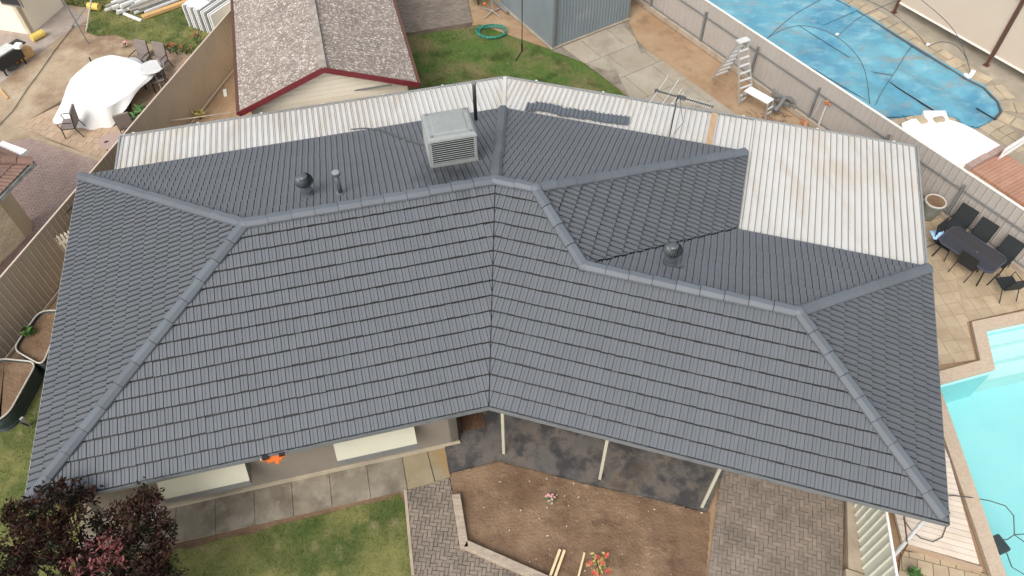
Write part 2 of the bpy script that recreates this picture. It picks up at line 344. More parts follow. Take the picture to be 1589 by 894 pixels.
def blades(name, poly, n, hgt, m, z=0.0, wid=.012, dens=None):
    xs = [p[0] for p in poly]; ys = [p[1] for p in poly]; vs = []; fs = []; r = []
    k = 0
    while k < n:
        x = random.uniform(min(xs), max(xs)); y = random.uniform(min(ys), max(ys))
        if not inside((x, y), poly): n -= 1; continue
        for _ in range(5):
            bx = x + random.gauss(0, .02); by = y + random.gauss(0, .02); t = random.uniform(0, 6.28); h = hgt * random.uniform(.4, 1.3); l = random.uniform(.2, 1) * h
            dx, dy = math.cos(t), math.sin(t); i = len(vs); w = wid * random.uniform(.6, 1.3)
            vs += [(bx - dy * w / 2, by + dx * w / 2, z), (bx + dy * w / 2, by - dx * w / 2, z), (bx + dx * l, by + dy * l, z + h)]
            fs.append((i, i + 1, i + 2))
        k += 1
    g = MB(); g.add(vs, fs); g.r = list(rng.random(len(fs)))
    return tag(g.build(name, m), kind='stuff')
m_blade = mat('grass blades', (.13, .16, .05), [((.26, .26, .09), .6, .42, .60, .9), ((.07, .12, .03), .8, .5, .66, .8), ((.34, .29, .16), 2.0, .56, .70, .7)], rough=.8, rnd=.3)
m_bladeb = mat('back grass blades', (.11, .175, .042), [((.23, .19, .085), .6, .46, .62, .8), ((.03, .06, .012), .9, .5, .66, .8)], rough=.8, rnd=.3)

# --- our block
area('lawn_edge_soil', [(-8.609,6.171,0.000),(-8.301,6.408,0.000),(-6.218,6.939,0.000),(-5.110,7.227,0.000),(-3.750,7.568,0.000),(-2.680,7.753,0.000),(-2.562,7.243,0.000),(-3.696,7.097,0.000),(-5.035,6.767,0.000),(-6.123,6.472,0.000),(-8.167,5.928,0.000)], .006, m_soil)
fl = [(-8.317,6.197,0.000),(-7.982,6.343,0.000),(-7.532,6.353,0.000),(-6.904,6.574,0.000),(-6.167,6.688,0.000),(-5.669,6.885,0.000),(-5.076,7.019,0.000),(-4.329,7.201,0.000),(-3.728,7.371,0.000),(-3.265,7.430,0.000),(-2.813,7.638,0.000),(-2.550,7.082,0.000),(-2.354,5.653,0.000),(-2.240,4.073,-0.000),(-9.063,4.152,0.000),(-8.676,5.644,0.000)]
area('front_lawn', fl, .012, m_lawn); blades('front_lawn_grass', fl, 9000, .035, m_blade, .012)
sl = [(-12.747,11.017,0.000),(-12.160,11.955,0.000),(-11.768,7.362,0.000),(-10.045,7.584,0.000),(-9.607,6.243,0.000),(-8.602,5.643,0.000),(-9.063,4.152,0.000),(-14.663,4.216,0.000),(-15.237,7.902,0.000),(-13.572,10.036,0.000)]
sl = [(-14.388,9.573,0.000),(-13.401,10.033,0.000),(-13.042,11.331,0.000),(-12.983,13.673,0.000),(-10.697,13.637,0.000),(-10.072,7.667,0.000),(-9.788,6.703,0.000),(-10.005,5.660,0.000),(-10.320,4.166,-0.000),(-15.786,4.229,0.000),(-16.006,7.255,0.000)]
area('side_lawn', sl, .008, m_lawn); blades('side_lawn_grass', sl, 8000, .035, m_blade, .008)
# concrete path along the front wall: slabs
def slabs(name, polys, m, z=0, th=.05):
    g = MB()
    for q in polys: g.prism(q, z, z + th + random.uniform(-.004, .004))
    return struct(name, g, m)
xs = [-8.6, -7.7, -6.78, -5.86, -4.95, -4.03, -3.1, -2.2]
slabs('front_path', [[LP(x + .006, -.36), LP(xs[i + 1] - .006, -.36), LP(xs[i + 1] - .006, .57), LP(x + .006, .57)] for i, x in enumerate(xs[:-1])] + [[LP(-9.9, -.4), LP(-8.62, -.38), LP(-8.62, 3), LP(-9.9, 3)], [LP(-9.9, -1.6), LP(-8.7, -1.5), LP(-8.62, -.42), LP(-9.9, -.43)]], m_conc)
slabs('rust_stained_path', [[LP(-2.19, -.36), LP(-1.52, -.33), LP(-1.57, .57), LP(-2.19, .57)], [LP(-1.50, -.31), LP(-1.12, -.28), LP(-1.09, .57), LP(-1.55, .57)]], m_conc_rust)
# herringbone path bottom centre
hp = [(-2.660,7.703,0.000),(-1.616,8.043,0.000),(-1.471,7.588,0.000),(-1.164,6.213,0.000),(-0.576,4.183,0.000),(-2.249,4.202,0.000),(-2.339,5.653,0.000)]
area('path_bed', hp, .014, m_joint)
bricks('herringbone_path', [[(-2.643,7.686,0.000),(-1.615,8.026,0.000),(-1.163,6.183,0.000),(-2.325,5.653,0.000)], [(-2.325,5.653,0.000),(-1.163,6.183,0.000),(0.727,5.458,0.000),(2.181,3.895,0.000),(-2.231,3.945,0.000)]], m_paver, .02, .095, .19, R(-7), jit=.003)
edge = [(-2.676,7.703,0.000),(-2.339,5.653,0.000)]
g = MB(); g.bar((*edge[0][:2], .03), (*edge[1][:2], .03), .07, .07); struct('path_edging', g, m_kerbc)
# soil bed
soil = [(-1.618,8.094,0.000),(-0.370,8.423,0.000),(1.691,7.813,0.000),(3.754,7.258,0.000),(4.662,7.021,0.000),(4.295,5.486,0.000),(3.852,4.003,0.000),(2.194,4.022,0.000),(0.586,5.617,0.000),(-1.166,6.288,0.000),(-1.470,7.555,0.000)]
def soil_patch(name, poly, z, amp, m, res=.07):
    xs = [p[0] for p in poly]; ys = [p[1] for p in poly]; x0, y0 = min(xs), min(ys)
    nx = int((max(xs) - x0) / res) + 2; ny = int((max(ys) - y0) / res) + 2
    from mathutils import noise
    g = MB(); idx = {}
    vs = []; fs = []
    def vid(i, j):
        if (i, j) not in idx:
            x, y = x0 + i * res, y0 + j * res
            h = noise.noise((x * 1.3, y * 1.3, 0)) * amp + noise.noise((x * 6, y * 6, 3)) * amp * .45 + noise.noise((x * 17, y * 17, 5)) * amp * .25
            idx[(i, j)] = len(vs); vs.append((x, y, z + h + amp * .8))
        return idx[(i, j)]
    for i in range(nx):
        for j in range(ny):
            if inside((x0 + (i + .5) * res, y0 + (j + .5) * res), poly): fs.append((vid(i, j), vid(i + 1, j), vid(i + 1, j + 1), vid(i, j + 1)))
    g.add(vs, fs); return struct(name, g, m, smooth=True)
area('soil_bed_base', soil, .022, m_soil); soil_patch('soil_bed', soil, -.012, .045, m_soil, .05)
g = MB()
for _ in range(110):
    x, y = random.uniform(-1.4, 5.2), random.uniform(4.2, 8.4)
    if inside((x, y), soil):
        s_ = random.choice([.008, .01, .014, .02]); g.box((x, y, .075), (s_ * random.uniform(1, 3), s_, .012), random.uniform(0, 6))
tag(g.build('pebbles', m_pebble), kind='stuff')
# veranda slab
ver = [(-1.832,9.232,0.000),(-1.620,8.145,0.000),(-0.370,8.458,0.000),(1.694,7.846,0.000),(3.761,7.307,0.000),(4.606,7.054,0.000),(5.252,8.208,0.000),RP(5.56, 1.9),BEND(1.9),LP(-.72,1.9),LP(-.72,.7)]
g = MB(); g.prism(ver, .0, .10); struct('veranda_floor', g, m_veranda)
# driveway pavers
drv = [(4.603,7.038,0.000),(5.185,8.278,0.000),(8.374,8.622,0.000),(7.471,5.447,0.000),(7.023,3.966,0.000),(3.852,4.003,0.000),(4.266,5.572,0.000)]
area('driveway_bed', [RP(5.58,-4.5),RP(8.55,-4.0),RP(8.55,3),RP(5.58,3)], .016, m_joint)
bricks('driveway_pavers', [[RP(5.58,-4.5),RP(8.5,-4.0),RP(8.5,3),RP(5.58,3)]], m_paver, .022, .1, .2, BE + R(2), jit=.004, gap=.004)
# sandstone terrace by the pool
ter = [(13.851,17.776,0.000),(14.943,17.757,0.000),(17.778,14.919,0.000),(16.823,12.971,0.000),(14.754,12.956,0.000),(12.916,12.526,0.000),(12.688,11.286,0.000),(11.286,10.974,0.000),(10.339,11.300,0.000)]
area('terrace_bed', [(10.339,11.300,0.000),(12.688,11.286,0.000),(12.925,12.549,0.000),(17.546,13.671,0.000),(18.429,15.434,0.000),(14.365,21.014,0.000)], .030, m_sandstone)
bricks('pool_terrace', [[(10.582,10.964,0.000),(12.706,11.286,0.000),(12.925,12.549,0.000),(14.343,19.654,0.000),(13.023,19.679,0.000)], [(12.925,12.549,0.000),(17.546,13.671,0.000),(16.849,15.461,0.000),(14.343,19.654,0.000)]], m_sandstone, .012, .40, .40, R(9), herring=False, gap=.008, jit=.004, stagger=0)
bricks('lower_terrace', [[(8.933,6.072,0.000),(9.600,5.974,0.000),(10.702,5.493,0.000),(10.460,3.927,0.000),(7.986,3.955,0.000)]], m_sandstone, .012, .34, .34, R(-15), herring=False, stagger=.5, gap=.008)
# deck boards lower right
g = MB()
d0, d1 = Vector((8.987,6.237,0.000)[:2]), Vector((10.742,5.666,0.000)[:2]); d2 = Vector((11.034,9.312,0.000)[:2])
dx = (d1 - d0).normalized(); dyv = Vector((-dx.y, dx.x))
dk = [(8.987,6.237,0.000),(10.555,5.640,0.000),(10.837,8.324,0.000),(10.836,8.767,0.000),(9.152,8.611,0.000)]
for i in range(0, 24):
    q0 = d0 + dyv * (i * .145); q = [q0 - dx * .6, q0 + dx * 2.6, q0 + dx * 2.6 + dyv * .134, q0 - dx * .6 + dyv * .134]
    q = clip(q, [p[:2] for p in dk])
    if q: g.prism(q, .02, .11)
struct('timber_deck', g, m_decking)
g = MB(); g.bar((*(8.973,6.191,0.000)[:2], .06), (*(10.587,5.610,0.000)[:2], .06), .1, .11); struct('deck_step', g, m_peachpav)

# swimming pool: basin, steps, coping, water
PZ = -1.35
inA, inB, inC, inD, inE = (11.066,5.489,0.000), (11.306,9.781,0.000), (13.033,10.928,0.000), (13.299,12.211,0.000), (14.548,12.479,0.000)
inA, inB, inC, inD, inE = [Vector(p[:2]) for p in (inA, inB, inC, inD, inE)]
ex = (inA - inB).normalized(); inA2 = inB + ex * 7.5
inB2 = inB - (inC - inB).normalized() * 0; vC = (inC - inB).normalized(); vE = (inE - inD).normalized(); inE2 = inD + vE * 6
# left inner line continues up beneath the eave until it meets the upper coping line
p0 = Vector((11.466,10.503,0.000)[:2])
vC = (inC - p0).normalized()
den = ex.x * vC.y - ex.y * vC.x; w_ = p0 - inA; t_ = (w_.x * vC.y - w_.y * vC.x) / den; inB = inA + ex * t_
basin = [inA2, inB, inC, inD, inE2, inE2 + ex * 9]
def wallring(g, poly, z0, z1, closed=True):
    n = len(poly)
    for i in range(n if closed else n - 1):
        p, q = poly[i], poly[(i + 1) % n]; g.add([(p[0], p[1], z0), (q[0], q[1], z0), (q[0], q[1], z1), (p[0], p[1], z1)], [(0, 1, 2, 3)])
from mathutils.geometry import tessellate_polygon
outer = [Vector((-400, -300, 0)), Vector((400, -300, 0)), Vector((400, 500, 0)), Vector((-400, 500, 0))]
hole = [Vector((q.x, q.y, 0)) for q in basin]
allp = outer + hole; g = MB(); tris = tessellate_polygon([outer, hole])
g.add([(q.x, q.y, -.03) for q in allp], [tuple(t_) if (allp[t_[1]] - allp[t_[0]]).cross(allp[t_[2]] - allp[t_[0]]).z > 0 else tuple(t_)[::-1] for t_ in tris]); struct('ground', g, m_earth)
g = MB(); wallring(g, basin, PZ, .01); g.sheet(basin, PZ); struct('pool_basin', g, m_poolwall)
g = MB(); g.sheet([q for q in basin], -.13)
wm = g.build('pool_water', m_water); tag(wm, kind='structure')
g = MB()
stepdir = (inC - inD).normalized()
for k, (a, b, z) in enumerate([(0, .36, -.26), (.36, .78, -.48), (.78, 1.2, -.72)]):
    q = [inD + stepdir * a + vE * .003, inD + vE * 5 + stepdir * a, inD + vE * 5 + stepdir * b, inD + stepdir * b + vE * .003]; g.prism(q, PZ + .01, z)
struct('pool_steps', g, m_poolstep)
def strip(g, pts, w, z0, z1, side=1):
    """band of width w to one side of a 2D polyline, mitred"""
    pts = [Vector((p[0], p[1])) for p in pts]; off = []
    for i, p in enumerate(pts):
        ds = []
        if i > 0: ds.append((pts[i] - pts[i - 1]).normalized())
        if i < len(pts) - 1: ds.append((pts[i + 1] - pts[i]).normalized())
        ns = [Vector((-d.y, d.x)) * side for d in ds]
        m_ = ns[0] if len(ns) == 1 else (ns[0] + ns[1]) / (1 + ns[0].dot(ns[1])); off.append(p + m_ * w)
    for i in range(len(pts) - 1): g.prism([pts[i], pts[i + 1], off[i + 1], off[i]], z0, z1, .5)
g = MB(); strip(g, [inA2, inB, inC, inD, inE2], .34, .0, .13, 1); struct('pool_coping', g, m_coping)

# --- back yard
bl = [(-3.919,27.321,0.000),(-0.783,28.280,0.000),(0.787,26.856,0.000),(3.462,24.649,0.000),(5.803,21.894,0.000),(5.421,19.169,0.000),(-5.102,19.361,0.000),(-5.313,24.422,0.000)]
bl = [(-4.943,27.070,0.000),(-2.618,27.523,0.000),(-1.177,27.910,0.000),(0.010,27.099,0.000),(1.738,26.039,0.000),(2.877,25.160,0.000),(3.551,24.240,0.000),(4.400,22.966,0.000),(5.559,20.150,0.000),(-5.102,19.361,0.000)]
area('back_lawn', bl, .008, m_lawnback); blades('back_lawn_grass', bl, 9000, .04, m_bladeb, .008, wid=.016)
area('back_paving_bed', [(-6.550,31.988,0.000),(-2.073,31.881,0.000),(-1.491,27.730,0.000),(-4.010,27.141,0.000),(-4.935,26.980,0.000)], .010, m_joint)
bricks('back_paving', [[(-6.550,31.988,0.000),(-2.073,31.881,0.000),(-1.498,28.011,0.000),(-4.024,27.324,0.000),(-4.952,27.161,0.000)]], m_paver, .014, .1, .2, R(12), herring=False, jit=.004)
# drive slabs between shed and fence
Ao, Bo = Vector((1.710,25.996,0.000)[:2]), Vector((4.932,28.010,0.000)[:2]); u1 = (Bo - Ao).normalized(); v1 = Vector((u1.y, -u1.x))
drvpoly = [(1.709,25.953,0.000),(4.927,27.963,0.000),(5.060,26.764,0.000),(5.469,25.873,0.000),(7.963,22.219,0.000),(9.995,19.085,0.000),(5.069,19.826,0.000),(4.408,23.043,0.000),(3.551,24.240,0.000),(2.877,25.160,0.000)]
dsl = [];
for i in range(-2, 5):
    for j in range(-1, 9):
        q0 = Ao + u1 * (i * 1.32 + (.3 if j % 2 else 0)) + v1 * (j * 1.45 + .02)
        q = [q0 + u1 * .012 + v1 * .012, q0 + u1 * 1.308 + v1 * .012, q0 + u1 * 1.308 + v1 * 1.438, q0 + u1 * .012 + v1 * 1.438]
        for cv in ([drvpoly[0], drvpoly[1], drvpoly[2], drvpoly[3], drvpoly[8], drvpoly[9]], [drvpoly[3], drvpoly[4], drvpoly[5], drvpoly[6], drvpoly[7], drvpoly[8]]):
            r_ = clip(q, [Vector(c_[:2]) for c_ in cv])
            if r_: dsl.append(r_)
area('drive_bed', drvpoly, .030, m_conc); slabs('concrete_drive', dsl, m_drive, .012, .035)

# --- neighbour on the left
area('neighbour_yard', [(-25.524,15.111,0.000),(-14.154,11.536,0.000),(-14.012,11.983,0.000),(-13.479,13.994,0.000),(-11.263,22.337,0.000),(-10.630,25.400,0.000),(-10.796,33.209,0.000),(-41.248,33.949,0.000)], -.006, m_sand)
nl = [(-17.308,27.705,0.000),(-18.277,31.722,0.000),(-10.480,31.538,0.000),(-10.630,25.400,0.000),(-11.385,24.546,0.000),(-12.778,25.913,0.000),(-13.817,26.634,0.000),(-15.385,27.115,0.000),(-16.079,27.494,0.000),(-16.790,27.418,0.000)]
area('neighbour_lawn', nl, .006, m_lawn); blades('neighbour_lawn_grass', nl, 5000, .05, m_blade, .006, wid=.02)
nl2 = [(-19.807,31.223,0.000),(-19.239,29.970,0.000),(-18.410,29.650,0.000),(-17.183,29.424,0.000),(-17.471,31.169,0.000)]
area('neighbour_lawn_edge', nl2, .009, m_lawn); blades('edge_grass', nl2, 900, .12, m_blade, .006, wid=.03)
area('neighbour_concrete', [(-25.383,21.775,0.000),(-19.448,24.307,0.000),(-17.993,27.999,0.000),(-17.469,28.651,0.000),(-18.595,29.555,0.000),(-19.221,29.919,0.000),(-20.811,31.782,0.000),(-31.236,32.027,0.000)], .004, m_greyslab)
area('terrace_patch_bed', [(-17.753,21.772,0.000),(-16.787,23.082,0.000),(-13.972,26.726,0.000),(-12.088,25.388,0.000),(-13.149,20.164,0.000),(-14.143,19.917,0.000)], .005, m_joint)
bricks('peach_terrace', [[(-17.753,21.772,0.000),(-16.670,22.891,0.000),(-13.733,22.092,0.000),(-13.873,20.684,0.000),(-14.143,19.917,0.000)], [(-16.670,22.891,0.000),(-13.521,26.495,0.000),(-11.632,25.590,0.000),(-13.303,20.673,0.000),(-13.733,22.092,0.000)]], m_peachpav, .008, .3, .3, R(-12), herring=False, gap=.006, stagger=.5)
g = MB(); g.bar((*(-17.050,21.158,0.000)[:2], .03), (*(-14.121,19.851,0.000)[:2], .03), .14, .06); struct('terrace_edging', g, m_sandstone)
bricks('mauve_paving', [[(-17.069,21.088,0.000),(-14.122,19.786,0.000),(-14.858,16.763,0.000),(-15.656,13.715,0.000),(-19.135,20.275,0.000)]], m_mauve, .006, .1, .2, R(35), herring=False, gap=.004)

# --- neighbour on the right: covered pool
st = [(14.420,31.488,0.000),(15.116,29.638,0.000),(16.345,28.376,0.000),(18.342,24.671,0.000),(20.133,21.615,0.000),(18.296,17.698,0.000),(16.686,18.899,0.000),(15.391,18.923,0.000),(10.175,25.990,0.000),(6.033,31.688,0.000)]
area('side_concrete', [(3.497,36.495,0.000),(21.955,36.017,0.000),(28.463,26.258,0.000),(21.363,14.350,0.000),(16.433,16.851,0.000),(10.261,26.384,0.000),(7.657,31.111,0.000)], .003, m_sidedeck)
cov = [(12.838,31.526,0.000),(13.848,29.415,-0.000),(14.472,28.563,0.000),(16.134,25.819,0.000),(17.245,23.880,0.000),(17.704,23.317,0.000),(17.887,22.471,0.000),(17.785,21.880,0.000),(17.378,21.453,0.000),(16.588,20.971,0.000),(16.207,21.049,0.000),(16.003,21.479,0.000),(15.612,21.740,0.000),(14.851,21.755,0.000),(13.799,21.522,0.000),(12.695,21.543,0.000),(9.900,25.779,0.000),(7.970,29.550,0.000),(7.170,31.661,0.000)]
# crazy stone band around it
g = MB()
random.seed(4)
ctr = Vector((sum(p[0] for p in cov) / len(cov), sum(p[1] for p in cov) / len(cov)))
pts = []
def band(poly_pts, w, n_rows, seg):
    pl = [Vector(p[:2]) for p in poly_pts]; out = []
    for i in range(len(pl) - 1):
        p, q = pl[i], pl[i + 1]; d = (q - p); n_ = max(1, int(d.length / seg)); nn = Vector((-d.y, d.x)).normalized()
        if nn.dot(p - ctr) < 0: nn = -nn
        for k in range(n_):
            for r_ in range(n_rows):
                s0, s1 = k / n_, (k + 1) / n_; j = lambda: random.uniform(-.08, .08)
                A_, B_ = p + d * s0 + nn * (w * r_ / n_rows), p + d * s1 + nn * (w * r_ / n_rows)
                C_, D_ = p + d * s1 + nn * (w * (r_ + 1) / n_rows), p + d * s0 + nn * (w * (r_ + 1) / n_rows)
                cc = (A_ + B_ + C_ + D_) / 4
                qd = [cc + (x_ - cc) * .94 + Vector((j() * .3, j() * .3)) for x_ in (A_, B_, C_, D_)]
                g.prism(qd, .01, .045 + random.uniform(-.004, .004))
band([(12.838,31.526,0.000),(13.848,29.415,-0.000),(14.472,28.563,0.000),(16.134,25.819,0.000),(17.245,23.880,0.000),(17.704,23.317,0.000),(17.887,22.471,0.000)], .75, 2, .5)
band([(17.887,22.471,0.000),(17.785,21.880,0.000),(17.378,21.453,0.000)], 1.5, 3, .35)
band([(17.378,21.453,0.000),(16.588,20.971,0.000)], 1.6, 4, .4)
band([(16.003,21.479,0.000),(15.612,21.740,0.000),(14.851,21.755,0.000),(13.799,21.522,0.000),(13.056,21.215,0.000)][::-1], .35, 1, .35)
struct('stone_paving', g, m_stonepool)
area('stone_bed', [(13.956,29.413,0.000),(15.042,29.388,0.000),(17.635,24.768,0.000),(18.452,23.147,0.000),(18.754,21.642,0.000),(17.268,19.765,0.000),(16.717,19.775,0.000),(16.407,20.975,0.000),(17.785,21.880,0.000),(17.704,23.317,0.000),(16.134,25.819,0.000)], .006, m_sidedeck)
# the cover: slightly sagging, wrinkled sheet
def cover_mesh():
    from mathutils import noise
    g = MB(); xs = [p[0] for p in cov]; ys = [p[1] for p in cov]; res = .07; x0, y0 = min(xs), min(ys); vs = []; fs = []; idx = {}
    def vid(i, j):
        if (i, j) not in idx:
            x, y = x0 + i * res, y0 + j * res; u = x * .55 - y * .835; v = x * .835 + y * .55
            h = .07 * noise.noise((u * .35, v * 1.5, 1)) + .05 * abs(noise.noise((u * .9, v * .5, 4))) + .012 * noise.noise((x * 5, y * 5, 2))
            idx[(i, j)] = len(vs); vs.append((x, y, .075 + h))
        return idx[(i, j)]
    for i in range(int((max(xs) - x0) / res) + 2):
        for j in range(int((max(ys) - y0) / res) + 2):
            if inside((x0 + (i + .5) * res, y0 + (j + .5) * res), cov): fs.append((vid(i, j), vid(i + 1, j), vid(i + 1, j + 1), vid(i, j + 1)))
    g.add(vs, fs); return g
area('cover_base', cov, .02, m_cover)
pc = thing('pool_cover', 'wrinkled blue bubble cover spread over the neighbouring pool', 'pool cover', cov[4])
cover_mesh().build('cover_sheet', m_cover, pc, smooth=True)
g = MB(); g.tube([(13.777,29.265,0.090),(14.398,28.417,0.090),(16.036,25.645,0.090),(17.142,23.718,0.090),(17.598,23.159,0.090),(17.773,22.356,0.090),(17.671,21.768,0.090),(17.304,21.378,0.090)], .05, 8); g.build('cover_edge', m_cable, pc)
g = MB(); g.tube([(10.279,26.440,0.080),(12.302,23.554,0.080),(13.201,22.385,0.080)], .012, 5); g.build('weight_cord', m_dark, pc); g = MB(); g.tube([(14.238,23.579,0.090),(14.597,22.988,0.090),(15.497,21.593,0.090)], .03, 6); g.build('weight_cord', m_dark, pc); g = MB(); g.tube([(16.882,22.003,0.090),(17.312,21.343,0.090)], .025, 6); g.build('weight_cord', m_dark, pc); g = MB()
g.tube([(11.800,27.404,0.080),(14.246,23.593,0.080)], .01, 5); g.build('weight_cord', m_dark, pc)
g = MB()
g.bar((12.641,27.461,0.120),(14.320,28.481,0.140),.28,.05); g.build('folded_flap', m_cover, pc)
# white coated deck with its blocks and red brown decking
wd = [(13.832,21.059,0.000),(14.221,21.264,0.000),(14.740,21.396,0.000),(14.821,21.737,0.000),(15.606,21.722,0.000),(15.545,21.238,0.000),(15.954,20.983,0.000),(16.209,20.700,0.000),(16.833,19.786,0.000),(15.369,18.923,0.000),(14.419,18.941,0.000),(13.628,20.167,0.000)]
g = MB(); g.prism(wd, 0, .22)
tag(g.build('white_deck', m_slabw), 'bright white curved deck between the blue covered pool and the beige fence', 'deck')
g = MB(); g.box((*(14.564,21.162,0.250)[:2], .27), (.25, .3, .12), .3); tag(g.build('stone_block', m_stonepool, bevel=.02), 'left brown stone block on the pool end of the white deck', 'stone')
g = MB(); g.box((*(15.165,21.186,0.250)[:2], .27), (.35, .22, .12), .2); tag(g.build('stone_block', m_stonepool, bevel=.02), 'right brown stone block on the pool end of the white deck', 'stone')
rb = [(15.388,18.859,0.000),(16.787,19.675,0.000),(17.877,17.705,0.000),(17.095,15.998,0.000)]
g = MB(); A_, B_, C_ = [Vector(q[:2]) for q in ((15.388,18.859,0.000), (16.787,19.675,0.000), (17.120,16.052,0.000))]
d_ = (B_ - A_); n_ = (C_ - A_)
for i in range(26):
    t0, t1 = i / 26, (i + .93) / 26; g.prism([A_ + n_ * t0, A_ + n_ * t1, A_ + n_ * t1 + d_ * 1.0, A_ + n_ * t0 + d_ * 1.0], 0, .13 + .004 * (i % 2))
struct('red_brown_deck', g, m_browndeck)
g = MB()
for i in range(6):
    t = i / 6; q = A_ + d_ * (t + .08); g.box((q.x + .0, q.y + .0, .14 + .02 * (i % 3)), (.42, .22, .20), math.atan2(d_.y, d_.x))
tag(g.build('edging_blocks', m_mauve), 'row of mauve edging blocks between white deck and red brown decking', 'edging')

# ================================================================== HOUSE
house = thing('house', 'single storey house with slate grey tiled hip roof bent in the middle', 'house', LP(-4, 4))
g = MB()
def wall(g, p, q, z0, z1, t=.2):
    p, q = Vector(p[:2]), Vector(q[:2]); d = (q - p).normalized(); n_ = Vector((-d.y, d.x)) * t
    g.prism([p, q, q + n_, p + n_], z0, z1)
IN = .58
wpts = [LP(-L1 + IN, IN), LP(-.72, IN), LP(-.72, 2.2), BEND(2.2), RP(5.5, 2.2), RP(8.9, 2.2), RP(8.9, W2 - .5), RP(XI - .5, W2 - .5), RP(XI - .5, W1 - .5), BEND(W1 - .5), LP(-L1 + IN, W1 - .5)]
for i in range(len(wpts)): wall(g, wpts[i], wpts[(i + 1) % len(wpts)], 0, 2.42)
g.build('wall', m_render, house)
g = MB(); wall(g, LP(-L1 + IN + .02, IN - .05), LP(-.70, IN - .05), 0, .16, .05); g.build('plinth', m_plinth, house)
# soffit
g = MB(); soff = [LP(-L1 + .1, .1), BEND(.1), RP(L3 - .1, .1), RP(L3 - .1, W2 - .1), RP(XI - .1, W2 - .1), RP(XI - .1, W1 - .1), BEND(W1 - .1), LP(-L1 + .1, W1 - .1)]
g.prism(soff, 2.36, 2.38); g.build('soffit', m_fasciawhite, house)
# --- tiled faces
roof = thing('roof', None, None); roof.parent = house; roof.location = (0, 0, 0)
del_l = roof
PROF = {'front': [(-.003, .004), (0, -.022), (.007, -.022), (.011, 0), (.04, .004), (.072, .004), (.076, -.005), (.082, -.005), (.086, .004), (.13, .008), (.160, .010)],
        'hip': [(-.018, .004), (-.024, -.040), (.010, -.040), (.013, -.004), (.040, .004), (.072, .006), (.076, .001), (.082, .001), (.086, .009), (.13, .018), (.162, .025)],
        'back': [(0, -.040), (.018, -.040), (.021, .003), (.045, .004), (.074, .002), (.078, -.003), (.084, -.003), (.088, .001), (.13, .004), (.162, .003)]}
def tiled(O, e, up, poly, kind='front', half=.1655, ncourse=15):
    """O eave origin (z=ZE), e unit along eave, up unit horizontal inward; poly in (s, run) plan coordinates (convex)"""
    k = math.sqrt(1 + SL * SL)
    gauge = (W1 / 2) / ncourse
    smin = min(p[0] for p in poly) - .3; smax = max(p[0] for p in poly) + .3; tmax = max(p[1] for p in poly)
    nc = int(math.ceil(tmax / gauge)) + 1
    i0 = int(math.floor(smin / half)) - 1; i1 = int(math.ceil(smax / half)) + 1
    prof = PROF[kind]; tw = {'front': .025, 'hip': .012, 'back': .018}[kind]
    svals = []; hv = []; ti = []
    for i in range(i0, i1):
        for (s_, h_) in prof: svals.append(i * half + s_ * half / .165); hv.append(h_); ti.append(i)
    svals = np.array(svals); hv = np.array(hv); ti = np.array(ti); n = len(svals)
    allv = []; faces = []; rr = []; base = 0
    for c in range(nc):
        off = rng.uniform(-.006, .006)
        tj = rng.normal(0, .004, i1 - i0 + 1)[(ti - i0)]; ht = rng.normal(0, .0016, i1 - i0 + 1)[(ti - i0)]
        t0 = c * gauge + .035
        rows = [(t0 - tw - .001, -.045, 1), (t0 + .012, -.045, 1), (t0 + .004, .026, 1), (t0 - .001, .036, 1), (t0 + .006, .044, 1), (t0 + gauge - tw - .001, -.004, 1), (t0 + gauge - tw, -.045, 1)]
        for (tt, hh, mv) in rows:
            s_ = svals + off; h_ = hv * (1 if tt else 1) + hh + ht * mv; t_ = tt + tj * mv
            allv.append(np.stack([O.x + e.x * s_ + up.x * t_ - up.x * h_ * SL / k, O.y + e.y * s_ + up.y * t_ - up.y * h_ * SL / k, ZE + SL * t_ + h_ / k], 1))
        R_ = len(rows); tr = rng.random((i1 - i0) // 2 + 2)[(ti - i0) // 2]
        for r_ in range(R_ - 1):
            b0 = base + r_ * n; idx = np.arange(n - 1)
            faces.append(np.stack([b0 + idx, b0 + idx + 1, b0 + n + idx + 1, b0 + n + idx], 1)); rr.append(tr[:-1])
        base += R_ * n
    vv = np.concatenate(allv); ff = np.concatenate(faces); rr = np.concatenate(rr)
    me = bpy.data.meshes.new('t'); me.from_pydata(vv.tolist(), [], ff.tolist())
    at = me.attributes.new('rnd', 'FLOAT', 'FACE'); at.data.foreach_set('value', rr.astype(float))
    bm = bmesh.new(); bm.from_mesh(me)
    m_ = len(poly); ar = sum(poly[i][0] * poly[(i + 1) % m_][1] - poly[(i + 1) % m_][0] * poly[i][1] for i in range(m_)); cs = 1 if ar > 0 else -1
    for i in range(m_):
        (s0, t0), (s1, t1) = poly[i], poly[(i + 1) % m_]
        p = O + e * s0 + up * t0; q = O + e * s1 + up * t1; d = (q - p); nn = Vector((d.y, -d.x)) * cs
        # outward in world plan: flip when the (e, up) frame is left handed
        if e.x * up.y - e.y * up.x < 0: nn = -nn
        bmesh.ops.bisect_plane(bm, geom=bm.verts[:] + bm.edges[:] + bm.faces[:], plane_co=(p.x, p.y, 0), plane_no=(nn.x, nn.y, 0), clear_outer=True)
    bm.to_mesh(me); bm.free()
    return me
def join_faces(name, mes, m, parent):
    bm = bmesh.new()
    for me in mes: bm.from_mesh(me)
    me = bpy.data.meshes.new(name); bm.to_mesh(me); bm.free(); me.materials.append(m)
    o = bpy.data.objects.new(name, me); COL.objects.link(o); o.parent = parent; o.location = tuple(-wloc(parent)); return o
bpy.data.objects.remove(roof)
def bendx(y, left=True):
    q = BEND(y); d = Vector((q.x, q.y)) - Vx
    return d.dot(a2) if left else d.dot(b2)
